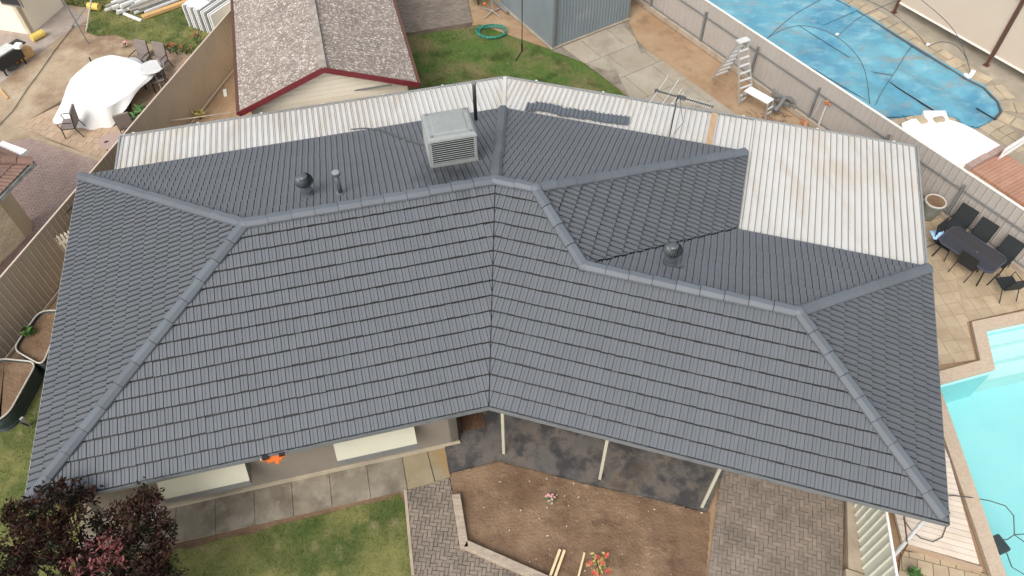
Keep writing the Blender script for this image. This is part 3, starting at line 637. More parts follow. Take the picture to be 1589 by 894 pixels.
T0 = .03; h1, h2 = W1 / 2, W2 / 2
fac = []
# left wing front: s along a2 from V
fac.append(tiled(Vx, a2, na2, [(-L1 + T0, T0), (bendx(T0) - .012, T0), (bendx(h1) - .012, h1), (-L1 + h1, h1)]))
# right wing front in two convex pieces
xd = XI - h2
fac.append(tiled(Vx, b2, nb2, [(bendx(T0, 0) + .012, T0), (L3 - T0, T0), (L3 - h2, h2), (xd, h2), (bendx(h2, 0) + .012, h2)]))
fac.append(tiled(Vx, b2, nb2, [(bendx(h2, 0) + .012, h2), (xd, h2), (XI - h1, h1), (bendx(h1, 0) + .012, h1)]))
# left hip
O_ = LP(-L1, W1).xy
fac.append(tiled(O_, -na2, a2, [(T0, T0), (W1 - T0, T0), (h1, h1)], 'hip'))
# left back: eave runs from E1 towards bend
fac.append(tiled(O_, a2, -na2, [(T0, T0), (L1 + bendx(W1 - T0), T0), (L1 + bendx(h1), h1), (h1, h1)], 'back'))
# right back upper
O_ = RP(XI, W1).xy
fac.append(tiled(O_, -b2, -nb2, [(T0, T0), (XI - bendx(W1 - T0, 0), T0), (XI - bendx(h1, 0), h1), (h1, h1)], 'back'))
# middle hip facing right
fac.append(tiled(O_, -nb2, -b2, [(T0, T0), (W1 - W2 + T0 - .06, T0), (W1 - h2 - .06, h2), (h1, h1)], 'hip'))
# lower back
O_ = RP(L3, W2).xy
fac.append(tiled(O_, -b2, -nb2, [(T0, T0), (L3 - XI + T0, T0), (L3 - xd, h2), (h2, h2)], 'back'))
# right hip
fac.append(tiled(O_, -nb2, -b2, [(T0, T0), (W2 - T0, T0), (h2, h2)], 'hip'))
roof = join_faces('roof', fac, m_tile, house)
# dark underlay so nothing shows through joints
g = MB()
def zr(d): return ZE + SL * d - .03
def quad3(*ps): g.add(ps, [tuple(range(len(ps)))])
RI = LP(-L1 + h1, h1, zr(h1)); BB = BEND(h1, zr(h1)); CC = RP(XI - h1, h1, zr(h1)); DD = RP(xd, h2, zr(h2)); EE = RP(L3 - h2, h2, zr(h2))
c_ = .06; z0 = zr(c_)
E2_, VV, FF_, GG_, HH_, II_, VB_, E1_ = LP(-L1 + c_, c_, z0), BEND(c_, z0), RP(L3 - c_, c_, z0), RP(L3 - c_, W2 - c_, z0), RP(XI - c_, W2 - c_, z0), RP(XI - c_, W1 - c_, z0), BEND(W1 - c_, z0), LP(-L1 + c_, W1 - c_, z0)
quad3(E2_, VV, BB, RI); quad3(VV, FF_, EE, DD); quad3(VV, DD, CC, BB); quad3(E1_, E2_, RI); quad3(E1_, RI, BB, VB_); quad3(BB, CC, II_, VB_); quad3(II_, CC, DD, HH_); quad3(DD, EE, GG_, HH_); quad3(EE, FF_, GG_)
g.build('underlay', m_dark, roof)
# --- ridge and hip caps
def caps(g, p, q, seglen=.57, w=.145, hgt=.075, start=0):
    p, q = V3(p), V3(q); d = q - p; L = d.length; d.normalize(); n = max(1, round(L / seglen)); sl_ = L / n
    side = d.cross(Vector((0, 0, 1))).normalized(); up = side.cross(d)
    pr = [(-1, -.9), (-.97, -.25), (-.50, .72), (-.42, .80), (.42, .80), (.50, .72), (.97, -.25), (1, -.9)]
    for i in range(n):
        A = p + d * (i * sl_); B = p + d * ((i + 1) * sl_ - .010); r = random.random()
        dv_ = random.uniform(-.009, .009)
        vs = []
        for (c, sc, lf) in ((A, 1.07, .020), (B, .98, -.006)):
            for x, y in pr: vs.append(c + side * (x * w * sc + dv_) + up * (y * hgt * sc + lf))
        n_ = len(pr)
        g.add(vs, [(k, k + 1, n_ + k + 1, n_ + k) for k in range(n_ - 1)] + [tuple(range(n_))[::-1], tuple(range(n_, 2 * n_))], r)
def zc(d): return ZE + SL * d + .07
RI, BB, CC, DD, EE = LP(-L1 + h1, h1, zc(h1)), BEND(h1, zc(h1)), RP(XI - h1, h1, zc(h1)), RP(xd, h2, zc(h2)), RP(L3 - h2, h2, zc(h2))
q_ = .12
capruns = [(LP(-L1 + q_, q_, zc(q_)), RI), (LP(-L1 + q_, W1 - q_, zc(q_)), RI), (RI, BB), (BEND(W1 - q_, zc(q_)), BB), (BB, CC), (DD, CC), (RP(XI - q_, W1 - q_, zc(q_)), CC), (DD, EE), (RP(L3 - q_, q_, zc(q_)), EE), (RP(L3 - q_, W2 - q_, zc(q_)), EE)]
g = MB()
for p, q in capruns: caps(g, p, q)
g.build('ridge_capping', m_cap, roof)
g = MB()
for q in (RI, BB, CC, EE, DD):
    g = MB(); g.lathe(q + Vector((0, 0, -.07)), [(.165, 0), (.155, .07), (.11, .125), (.05, .145), (.01, .15)], 14); g.build('cap_junction', m_cap, roof, smooth=True)
# --- gutters
def gutter(pts, m1, m2, parent, z=2.40):
    """U shaped trough following the eave, open top"""
    P2 = [Vector((p[0], p[1])) for p in pts]
    def offs(w):
        out = []
        for i, p in enumerate(P2):
            ds = []
            if i > 0: ds.append((P2[i] - P2[i - 1]).normalized())
            if i < len(P2) - 1: ds.append((P2[i + 1] - P2[i]).normalized())
            ns = [Vector((-d.y, d.x)) for d in ds]
            m_ = ns[0] if len(ns) == 1 else (ns[0] + ns[1]) / (1 + ns[0].dot(ns[1])); out.append(p + m_ * w)
        return out
    prof = [(.12, .0), (.12, .10), (.115, .10), (.115, .006), (.006, .006), (.006, .115), (.0, .115), (.0, .0)]
    rings = [offs(w) for w, _ in prof]; g = MB()
    for i in range(len(P2) - 1):
        for k in range(len(prof)):
            k2 = (k + 1) % len(prof)
            g.add([(*rings[k][i], z + prof[k][1]), (*rings[k][i + 1], z + prof[k][1]), (*rings[k2][i + 1], z + prof[k2][1]), (*rings[k2][i], z + prof[k2][1])], [(0, 1, 2, 3)])
    o = g.build('gutter', m1, parent)
    g = MB(); o1 = offs(.0); o2 = offs(.014)
    for i in range(len(P2) - 1): g.prism([o1[i], o1[i + 1], o2[i + 1], o2[i]], z + .114, z + .128)
    g.build('gutter_lip', m2, o); return o
gutter([LP(-L1, 0), BEND(0), RP(L3, 0)], m_gutter, m_gutter, house)
gutter([RP(L3, 0), RP(L3, W2)], m_gutter, m_gutter, house)
gutter([RP(L3, W2), RP(XI, W2), RP(XI, W1), BEND(W1), LP(-L1, W1)], m_gutter, m_gutlip, house)
gutter([LP(-L1, W1), LP(-L1, 0)], m_gutter, m_gutlip, house)
# veranda posts
for q in (RP(.27, .16), RP(2.73, .16), RP(5.23, .13)):
    g = MB(); g.box((q.x, q.y, 1.22), (.07, .07, 2.30), BE); g.build('veranda_post', m_cream, house)
g = MB(); g.bar(RP(.1, .16, 2.33), RP(L3 - .6, .16, 2.33), .07, .06); g.bar(RP(.1, .16, 2.33), LP(-.72, .5, 2.33), .07, .06); g.build('veranda_beam', m_cream, house)
# windows under metal hoods
for (x0, x1, lab) in ((-7.55, -5.62, 'left'), (-3.62, -1.74, 'right')):
    f = MB(); f.box(LP((x0 + x1) / 2, IN - .02, 1.45), (x1 - x0 - .1, .05, 1.1), AL); wo = f.build('window', m_whitepaint, house)
    for s_ in (-1, 1):
        p_ = MB(); p_.box(LP((x0 + x1) / 2 + s_ * (x1 - x0) / 4 - s_ * .02, IN - .048, 1.45), ((x1 - x0) / 2 - .14, .012, 1.0), AL); p_.build('pane', m_window, wo)
    h = MB(); top, out = 2.05, 1.33; yo = .135
    for (dz, y_) in ((0, 0),):
        A = LP(x0, IN, top); B = LP(x1, IN, top); C = LP(x1, yo, out); D = LP(x0, yo, out)
        dn = Vector((0, 0, -.02))
        h.add([A, B, C, D, A + dn, B + dn, C + dn, D + dn], [(0, 1, 2, 3), (7, 6, 5, 4), (0, 4, 5, 1), (2, 6, 7, 3), (1, 5, 6, 2), (3, 7, 4, 0)], .5)
    ho = h.build('window_hood', m_cream, house)
    v_ = MB(); v_.bar(LP(x0, yo - .008, out - .10), LP(x1, yo - .008, out - .10), .012, .20)
    for xx in (x0, x1):
        v_.add([LP(xx, IN, top - .03), LP(xx, yo, out - .03), LP(xx, yo, out - .19), LP(xx, IN, out - .19)], [(0, 1, 2, 3)])
    v_.build('hood_valance_shade', m_rail, ho)  # drop edge of the hood, its shadow side painted in as dark grey
g = MB(); g.box(LP(-8.2, IN - .18, .12), (.22, .2, .12), AL)
tag(g.build('meter_box', m_whitepaint), 'small white box at the foot of the wall behind the plum tree', 'box')
g = MB(); g.box((*(-1.069,9.515,0.110)[:2], .108), (.62, .42, .02), AL)
tag(g.build('doormat', m_mat, bevel=.004), 'dark brown doormat on the veranda beside the corner of the wall', 'doormat')
# downpipe line seen against the yard
g = MB(); g.tube([(8.097,6.079,2.300),(8.247,6.013,1.900),(8.655,5.873,0.900)], .02, 6)

# ------------------------------------------------------------------ things on the roof
# evaporative cooler
ac = thing('evaporative_cooler', 'grey louvred evaporative cooler box standing on the rear roof slope', 'cooler', (-1.58, 15.55, 3.72))
def frust(g, c, w0, d0, z0, w1, d1, z1, rz, shift=(0, 0)):
    M = Matrix.Rotation(rz, 3, 'Z'); vs = []
    for (w, d, z, s_) in ((w0, d0, z0, (0, 0)), (w1, d1, z1, shift)):
        for sx, sy in ((-1, -1), (1, -1), (1, 1), (-1, 1)): vs.append(Vector((c[0], c[1], z)) + M @ Vector((sx * w / 2 + s_[0], sy * d / 2 + s_[1], 0)))
    g.add(vs, [(3, 2, 1, 0), (4, 5, 6, 7), (0, 1, 5, 4), (1, 2, 6, 5), (2, 3, 7, 6), (3, 0, 4, 7)])
AC = (-1.60, 15.60); aw, adp = 1.28, 1.14; az0, az1 = 3.98, 4.83
g = MB(); frust(g, AC, aw - .12, adp - .12, az0 + .02, aw - .16, adp - .16, az1, AL); g.build('core', m_pvcd, ac)
g = MB()
frust(g, AC, aw, adp, az0 - .02, aw + .01, adp + .01, az0 + .09, AL)
M_ = Matrix.Rotation(AL, 3, 'Z')
for sx in (-1, 1):
    for sy in (-1, 1): q = Vector((*AC, 0)) + M_ @ Vector((sx * (aw / 2 - .05), sy * (adp / 2 - .05), 0)); g.box((q.x, q.y, (az0 + az1) / 2), (.07, .07, az1 - az0 - .02), AL)
g.build('body', m_pvc, ac)
g = MB(); frust(g, AC, aw + .02, adp + .02, az1 - .02, aw - .02, adp - .02, az1 + .05, AL); frust(g, AC, aw - .02, adp - .02, az1 + .05, aw - .14, adp - .14, az1 + .095, AL)
frust(g, AC, aw - .36, adp - .34, az1 + .094, aw - .42, adp - .40, az1 + .12, AL)
lid = g.build('lid', m_pvc, ac, bevel=.012)
g = MB()
for sx in (-1, 1):
    for sy in (-1, 1): q = Vector((*AC, 0)) + M_ @ Vector((sx * (aw / 2 - .13), sy * (adp / 2 - .12), 0)); g = MB(); g.lathe((q.x, q.y, az1 + .09), [(.04, 0), (.04, .02), (.02, .028)], 8); g.build('lid_clip', m_rail, lid)
g = MB()
for i in range(10):
    z = az0 + .13 + i * .070
    for sgn, ax in ((-1, 'y'), (1, 'y'), (-1, 'x'), (1, 'x')):
        if ax == 'y': q = M_ @ Vector((0, sgn * (adp / 2 - .035), 0)); ln = aw - .16; ang = AL
        else: q = M_ @ Vector((sgn * (aw / 2 - .035), 0, 0)); ln = adp - .16; ang = AL + math.pi / 2
        Mr = Matrix.Rotation(ang, 3, 'Z') @ Matrix.Rotation((sgn if ax == 'y' else -sgn) * R(38), 3, 'X')
        g.box((AC[0] + q.x, AC[1] + q.y, z), (ln + .06, .080, .014), M=Mr)
g.build('louvre', m_pvc, ac)
g = MB(); frust(g, AC, .62, .62, 3.55, .62, .62, az0 + .02, AL); g.build('duct', m_gutter, ac)
g = MB()
for sx in (-1, 1):
    q = Vector((*AC, 0)) + M_ @ Vector((sx * .4, -adp / 2 + .1, 0)); g = MB(); g.tube([(q.x, q.y, az0), (q.x, q.y, 3.8)], .022, 6); g.build('support_leg', m_alu, ac)

# cooler cable lying on tiles
def roofpt(p, dz=.05): return (p[0], p[1], p[2] + dz)
g = MB(); g.tube([roofpt((-4.883,18.339,2.440)), roofpt((-4.464,18.356,2.469)), roofpt((-3.990,18.144,2.588)), roofpt((-3.426,17.496,2.874)), roofpt((-2.923,16.988,3.104)), roofpt((-2.366,16.486,3.336))], .022, 6)
tag(g.build('power_cable', m_cable), 'black cable lying on the rear tiles running to the cooler', 'cable')
# whirlybird vents
def whirly(base, lab):
    b = V3(base); t = thing('roof_vent', lab, 'roof vent', b, 'turbine vents on the roof')
    g = MB(); g.lathe(b + Vector((0, 0, -.12)), [(.17, 0), (.17, .22), (.15, .27), (.15, .33)], 18); g.box(b + Vector((0, 0, .0)), (.5, .5, .02), M=Matrix.Rotation(AL, 3, 'Z') @ Matrix.Rotation(-math.atan(SL), 3, 'X')); g.build('base', m_vent, t)
    vs = MB(); n = 22; c = b + Vector((0, 0, .34))
    for k in range(n):
        a = 2 * math.pi * k / n; pts = []; q = []
        for j in range(9):
            ph = -math.pi * .38 + j * (math.pi * .80) / 8; rr = .235 * math.cos(ph); zz = .165 + .17 * math.sin(ph); tw = a + j * .05
            q.append((c + Vector((rr * math.cos(tw), rr * math.sin(tw), zz)), c + Vector(((rr - .035) * math.cos(tw + .26), (rr - .035) * math.sin(tw + .26), zz))))
        v_ = [x for pr in q for x in pr]; vs.add(v_, [(2 * j, 2 * j + 1, 2 * j + 3, 2 * j + 2) for j in range(8)])
    vs.build('fin', m_vent, t, smooth=True)
    g = MB(); g.lathe(c + Vector((0, 0, .0)), [(.10, 0), (.13, .08), (.135, .2), (.09, .28)], 16); g.build('drum', m_pvcd, t)
    g = MB(); g.lathe(c + Vector((0, 0, .30)), [(.13, 0), (.12, .02), (.07, .045), (.01, .052)], 18); g.build('top_cap', m_vent, t, smooth=True)
    return t
whirly((-5.156,13.895,4.050), 'dark turbine vent on the rear slope left of the vent pipe')
whirly((3.855,11.958,3.474), 'dark turbine vent in front of the valley on the right rear slope')
# vent pipe
b = V3((-4.292,13.824,4.150)); t = thing('vent_pipe', 'dark vent pipe with pale round cap beside the left turbine vent', 'vent pipe', b)
g = MB(); g.tube([b + Vector((0, 0, -.1)), b + Vector((0, 0, .68))], .062, 14); g.build('pipe', m_vent, t, smooth=True)
g = MB(); g.lathe(b + Vector((0, 0, .64)), [(.09, 0), (.115, .03), (.115, .09), (.10, .095)], 18); cp = g.build('cowl', m_vent, t)
g = MB(); g.lathe(b + Vector((0, 0, .735)), [(.095, 0), (.09, .012), (.04, .02)], 16); g.build('cowl_top', m_ventlite, cp)
g = MB(); g.lathe(b + Vector((0, 0, -.06)), [(.17, 0), (.16, .05), (.09, .085), (.08, .13)], 16); g.build('flashing', m_gutter, t)
# tall flue
b = V3((-1.032,18.304,2.781)); t = thing('flue_pipe', 'tall thin black flue pipe behind the cooler at the eave', 'flue', b)
g = MB(); g.tube([b + Vector((0, 0, -.1)), b + Vector((0, 0, 1.36))], .055, 14); g.build('pipe', m_dark, t, smooth=True)
g = MB(); g.lathe(b + Vector((0, 0, 1.33)), [(.06, 0), (.075, .02), (.075, .07), (.06, .08)], 14); g.build('cap', m_rail, t)
g = MB(); g.lathe(b + Vector((0, 0, -.05)), [(.13, 0), (.12, .05), (.07, .08)], 14); g.build('flashing', m_gutter, t)
# tv antenna
ab = V3((4.805,17.753,2.500)); t = thing('tv_antenna', 'television antenna on a thin mast above the white patio roof', 'antenna', ab)
zt = 3.95; g = MB(); g.tube([ab + Vector((0, 0, -.1)), (ab.x, ab.y, zt + .12)], .02, 8); g.build('mast', m_cable, t)
bA, bB = V3((4.267,18.122,3.950)), V3((5.778,17.354,3.950)); g = MB(); g.bar(bA, bB, .035, .035); g.box(bA, (.1, .08, .08)); g.box((bA + (bB - bA) * .45), (.22, .1, .1), math.atan2((bB - bA).y, (bB - bA).x)); g.build('boom', m_cable, t)
bd = (bB - bA); el = Vector((5.088,19.517,3.950)) - Vector((4.015,17.592,3.950)); el.normalize()
for f_, L_ in ((.02, 1.62), (.22, 1.62), (.36, .82), (.42, .55)):
    g = MB(); q = bA + bd * f_; g.tube([q - el * L_ / 2, q + el * L_ / 2], .011, 6); g.build('element', m_alupale, t)
for k in range(14):
    g = MB(); q = bA + bd * (.47 + k * .0375); g.tube([q - el * .13, q + el * .13], .008, 5); g.build('element', m_alupale, t)
g = MB(); g.tube([bA + bd * .42, bA + bd * .44 + Vector((.05, -.15, -.4)), (ab.x + .35, ab.y + .1, 3.0), (ab.x + .2, ab.y + .25, 2.45)], .008, 5); g.build('lead', m_cable, t)
# orange bracket at the gutter
bq = V3((-5.235,7.437,2.420)); t = thing('ladder_bracket', 'orange ladder bracket clipped to the front gutter', 'bracket', bq)
g = MB(); g.bar(V3((-5.493,7.395,2.420)), V3((-4.995,7.510,2.420)), .07, .05); g.bar(V3((-5.374,7.403,2.400)), V3((-5.064,7.475,2.400)), .14, .05); g.bar(V3((-5.175,7.440,2.380)), V3((-5.139,7.318,2.380)), .08, .04); g.build('body', m_orange, t)
for u_ in ((406, 714), (443, 706)):
    pass
g = MB(); g.tube([V3((-5.504,7.380,2.420)), V3((-5.513,7.462,2.500))], .016, 6); g.build('hook', m_alu, t); g = MB(); g.tube([V3((-4.981,7.510,2.420)), V3((-4.990,7.593,2.500))], .016, 6); g.build('hook', m_alu, t)
g = MB(); g.bar(V3((-5.459,7.401,2.500)), V3((-5.339,7.430,2.500)), .10, .06); g.build('rubber_pad', m_dark, t); g = MB(); g.bar(V3((-5.109,7.472,2.500)), V3((-5.002,7.501,2.500)), .08, .05); g.build('rubber_pad', m_dark, t)

# ------------------------------------------------------------------ patio roof of white ribbed sheets
patio = thing('patio_roof', 'white ribbed sheet patio roof behind the grey tiled house', 'patio roof', RP(2, 11.3))
def pz(y): return 2.43 - .035 * (y - W2)
def ribbed(g, o, e, up, s0, s1, y0f, y1f, zf, per=.175, rib=.045, rw=.02, phase=0, base=.0):
    """sheet in plan: columns along e, running along up from y0f(s) to y1f(s)"""
    s = s0; cols = []
    n = int((s1 - s0) / per) + 1
    for i in range(n):
        for ds, h in ((0, 0), (per * .5 - rw - .018, 0), (per * .5 - rw - .016, -.045), (per * .5 - rw, -.045), (per * .5 - rw * .5, rib * .8), (per * .5 + rw * .5, rib * .8), (per * .5 + rw, 0)):
            q = s0 + i * per + ds
            if q < s1: cols.append((q, h))
    cols.append((s1, 0))
    vs = []; fs = []; K = 6
    for (q, h) in cols:
        a_, b_ = y0f(q), y1f(q)
        for k in range(K + 1):
            y = a_ + (b_ - a_) * k / K; p = o + e * q + up * y; vs.append((p.x, p.y, zf(y) + h))
    for i in range(len(cols) - 1):
        for k in range(K): j = i * (K + 1) + k; fs.append((j, j + K + 1, j + K + 2, j + 1))
    g.add(vs, fs)
yb = W1 - .02; yf = 12.18
gl = MB(); 
bl_ = lambda y: bendx(y)
xb0 = bendx(yb); xb1 = bendx(yf)
def leftlim(q): return yb if q <= xb0 else yb + (q - xb0) / (xb1 - xb0) * (yf - yb)
ribbed(gl, Vx, a2, na2, -8.97, xb1, leftlim, lambda q: yf, pz)
gl.build('roof_sheet', m_white_sheet, patio)
gr_ = MB(); yb0, yb1 = bendx(yb, 0), bendx(yf, 0)
lo, hi = min(yb0, yb1), max(yb0, yb1)
def rightlim(q):
    if q >= yb0: return yb
    return yb + (yb0 - q) / (yb0 - yb1) * (yf - yb)
ribbed(gr_, Vx, b2, nb2, yb1, XI + .03, rightlim, lambda q: yf, pz)
ribbed(gr_, Vx, b2, nb2, XI + .03, 9.68, lambda q: W2 - .02, lambda q: yf + .05, pz)
gr_.build('roof_sheet', m_white_sheet, patio)
g = MB()
q = V3((6.253,18.442,2.330)); dd = (Vector((q.x, q.y)) - Vx); xq = dd.dot(b2)
g.add([RP(xq - .09, yb, pz(yb) + .05), RP(xq + .09, yb, pz(yb) + .05), RP(xq + .09, yf, pz(yf) + .05), RP(xq - .09, yf, pz(yf) + .05)], [(0, 1, 2, 3)])
g.build('brown_sheet_strip', m_fixstrip, patio)
g = MB(); g.bar(BEND(yb, pz(yb) + .04), BEND(yf, pz(yf) + .04), .12, .03); g.build('bend_flashing', m_white_sheet, patio)
def eavegut(pts, parent):
    g = MB()
    for i in range(len(pts) - 1):
        g.bar(pts[i], pts[i + 1], .05, .10)
    return g.build('edge_gutter', m_greymetal, parent)
eavegut([LP(-9.0, yb, 2.28), LP(-9.0, yf + .03, 2.25), BEND(yf + .03, 2.25), RP(9.72, yf + .08, 2.25), RP(9.71, W2, 2.42)], patio)
g = MB()
for i in range(6):
    q = LP(-8.6 + i * 1.95, yf + .07, 2.27); g.box(q, (.07, .03, .07), AL)
for i in range(6):
    q = RP(-2.2 + i * 2.25, yf + .10, 2.27); g.box(q, (.07, .03, .07), BE)
g.build('gutter_bracket', m_whitepaint, patio)
for q in [LP(-8.9, yf - .1), LP(-6, yf - .1), BEND(yf - .1), RP(0.5, yf - .1), RP(5, yf - .1), RP(9.6, yf - .1), RP(9.6, 9.6)]:
    g = MB(); g.tube([(q.x, q.y, 0), (q.x, q.y, 2.2)], .035, 8); g.build('patio_post', m_cream, patio)
area('patio_slab', [LP(-9, W1 - .5), BEND(W1 - .5), RP(XI, W1 - .5), RP(XI, W2 - .5), RP(9.6, W2 - .5), RP(9.6, yf), BEND(yf), LP(-9, yf)], .03, m_drive)
# spare tiles lying in a row on the patio roof
T = [(0.774,19.372,2.400)]
p0_, p1_ = V3((0.676,19.490,2.360)), V3((3.551,18.767,2.360)); dt = (p1_ - p0_); nT = 12
ang_t = math.atan2(dt.y, dt.x)
for i in range(nT):
    q = p0_ + dt * (i / (nT - 1)); q.z = pz(10.9) + .045 + .012 * (i % 2) + (0.02 if i in (1, 2) else 0); jy = random.uniform(-.03, .03) + (.06 if i in (1, 2, 3) else 0)
    g = MB(); e_ = Vector((math.cos(ang_t), math.sin(ang_t), 0)); u_ = Vector((-e_.y, e_.x, 0)); pr = [(-.17, .0), (-.155, .04), (-.11, .04), (-.095, .0), (-.02, .0), (0, .04), (.04, .04), (.055, .0), (.12, .0), (.14, .04), (.165, .04)]
    vs = []
    for (y_, dz) in ((-.21, .012), (.21, 0)):
        for x_, z_ in pr: vs.append(q + e_ * x_ + u_ * (y_ + jy) + Vector((0, 0, z_ + dz)))
    for (y_, dz) in ((-.21, -.012), (.21, -.02)):
        for x_, z_ in pr: vs.append(q + e_ * x_ + u_ * (y_ + jy) + Vector((0, 0, z_ + dz)))
    m_ = len(pr); fs = [(k, k + 1, m_ + k + 1, m_ + k) for k in range(m_ - 1)] + [(2 * m_ + k + 1, 2 * m_ + k, 3 * m_ + k, 3 * m_ + k + 1) for k in range(m_ - 1)] + [(k + 1, k, 2 * m_ + k, 2 * m_ + k + 1) for k in range(m_ - 1)] + [(m_ + k, m_ + k + 1, 3 * m_ + k + 1, 3 * m_ + k) for k in range(m_ - 1)] + [(0, m_, 3 * m_, 2 * m_), (m_ - 1, 2 * m_ - 1 , 4 * m_ - 1, 3 * m_ - 1)]
    g.add(vs, fs, .5)
    o = g.build('spare_roof_tile', m_cap)
    lab = 'spare grey roof tile lying in the row on the white patio roof'
    if i == 0: lab = 'leftmost spare grey tile in the row on the white patio roof'
    if i == nT - 1: lab = 'rightmost spare grey tile in the row on the white patio roof'
    if 0 < i < nT - 1: lab = 'spare grey tile within the row on the patio roof, %s from its left end' % ['second', 'third', 'fourth', 'fifth', 'sixth', 'seventh', 'eighth', 'ninth', 'tenth', 'eleventh'][i - 1]
    tag(o, lab, 'roof tile', 'spare roof tiles on the patio roof')

# ================================================================== FENCES
def panel_fence(name, lab, pts, z0, z1, m, mcap, mpost, per=.235, rib=.03, side=1, posts=None, rails=(), capw=.05, group=None, zs=None):
    p = [Vector((q[0], q[1])) for q in pts]; base = V3((*p[0], 0)); t = thing(name, lab, 'fence', base, group)
    g = MB()
    for i in range(len(p) - 1):
        d = p[i + 1] - p[i]; L = d.length; d.normalize(); n_ = Vector((-d.y, d.x)) * side; k = int(L / per); pr = []
        for j in range(k + 1):
            for ds, h in ((0, 0), (per * .42, 0), (per * .5, rib), (per * .62, rib), (per * .70, 0)):
                s_ = j * per + ds
                if s_ <= L: pr.append((s_, h))
        pr.append((L, 0)); vs = []; fs = []
        for s_, h in pr:
            q = p[i] + d * s_ + n_ * h; vs += [(q.x, q.y, z0), (q.x, q.y, z1)]
        fs = [(2 * j, 2 * j + 2, 2 * j + 3, 2 * j + 1) for j in range(len(pr) - 1)]
        g.add(vs, fs)
    g.build('fence_panel', m, t)
    g = MB()
    for i in range(len(p) - 1): g.bar((*p[i], z1 + .01), (*p[i + 1], z1 + .01), capw, .045)
    g.build('top_cap', mcap, t)
    for (za) in rails:
        g = MB()
        for i in range(len(p) - 1):
            d = (p[i + 1] - p[i]).normalized(); n_ = Vector((-d.y, d.x)) * side * (rib + .02); g.bar((*(p[i] + n_), za), (*(p[i + 1] + n_), za), .04, .045)
        g.build('rail', mpost, t)
    if posts:
        for (x, y, zt_) in posts:
            g = MB(); g.box((x, y, zt_ / 2), (.07, .07, zt_), math.atan2((p[1] - p[0]).y, (p[1] - p[0]).x)); g.build('fence_post', mpost, t)
    return t
# left fence
lf = panel_fence('steel_fence', 'tan ribbed steel fence along the left boundary of the block', [(-15.4, 6.7), (-9.2, 30.75)], 0, 1.93, m_fence_tan, m_fence_tan_cap, m_rail, per=.2, rib=.014, side=-1)
g = MB(); g.bar((-15.34, 6.7, .05), (-9.14, 30.75, .05), .04, .1); g.build('bottom_rail', m_fence_tan_cap, lf)
g = MB(); g.tube([(-14.090,13.183,1.450), (-13.908,13.431,1.480), (-13.694,14.026,1.550), (-13.531,14.494,1.620), (-13.314,15.188,1.650), (-12.966,15.989,1.680)], .022, 6)
tag(g.build('garden_hose', m_cable), 'dark hose hanging along the tan fence near the roof corner', 'hose')
# right fence
fposts = []
fa, fb = Vector((5.51, 29.61)), Vector((15.36, 14.37)); fd = (fb - fa).normalized(); fn = Vector((fd.y, -fd.x))
for (x, y) in ((5.93, 28.8), (7.59, 26.26), (9.137, 23.99), (10.776, 21.567), (12.4, 19.1), (13.93, 16.72)):
    q = Vector((x, y)); s_ = (q - fa).dot(fd); q = fa + fd * s_ + fn * .09; fposts.append((q.x, q.y, 1.45))
rf = panel_fence('steel_fence', 'beige ribbed steel fence with grey rails along the right boundary', [fa - fd * 6, fb + fd * 9], .12, 1.8, m_fence_gr, m_fence_cap, m_rail, per=.235, rib=.028, side=-1, posts=fposts, rails=(.2, 1.22))
g = MB(); g.bar((*(fa - fd * 6 + fn * .08), .09), (*(fb + fd * 9 + fn * .08), .09), .22, .18); struct('fence_kerb', g, m_kerbc)
# cream fence lower right
cf = panel_fence('steel_fence', 'cream corrugated steel fence beside the driveway under the roof corner', [(8.129,7.224,0.100), (7.854,5.496,0.100), (7.551,3.561,0.100)], .1, 1.8, m_fence_cream, m_fence_cap, m_rail, per=.21, rib=.035, side=-1)
g = MB(); k0, k1 = V3((8.066,7.430,0.000)), V3((7.579,5.618,0.000)); g.prism([(8.020,7.431,0.000),(7.543,5.648,0.000),(7.910,5.499,0.000),(8.175,7.265,0.000)], 0, .16); g.prism([(7.466,5.634,0.000),(7.087,4.094,0.000),(7.682,4.087,0.000),(7.902,5.470,0.000)], 0, .2); struct('driveway_kerb', g, m_kerbc)
# picket gate left
t = thing('picket_gate', 'cream timber picket gate between tan fence and house corner', 'gate', (-13.620,14.918,0.000))
pk0, pk1 = Vector((-13.522,14.537,0.000)[:2]), Vector((-12.830,14.905,0.000)[:2])
pk0 = Vector((-13.373,14.898,1.500)[:2]); pk1 = Vector((-12.662,15.370,1.500)[:2])
g = MB()
for i in range(9):
    q = pk0 + (pk1 - pk0) * (i / 8); an = math.atan2((pk1 - pk0).y, (pk1 - pk0).x)
    g.box((q.x, q.y, .75), (.075, .025, 1.3), an); e_ = (pk1 - pk0).normalized()
    g.add([(q.x - e_.x * .037, q.y - e_.y * .037, 1.4), (q.x + e_.x * .037, q.y + e_.y * .037, 1.4), (q.x, q.y, 1.5)], [(0, 1, 2)])
g.build('picket', m_creamwall, t)
g = MB(); g.bar((*pk0, .35), (*pk1, .35), .04, .09); g.build('gate_rail', m_creamwall, t); g = MB(); g.bar((*pk0, 1.15), (*pk1, 1.15), .04, .09); g.build('gate_rail', m_creamwall, t)

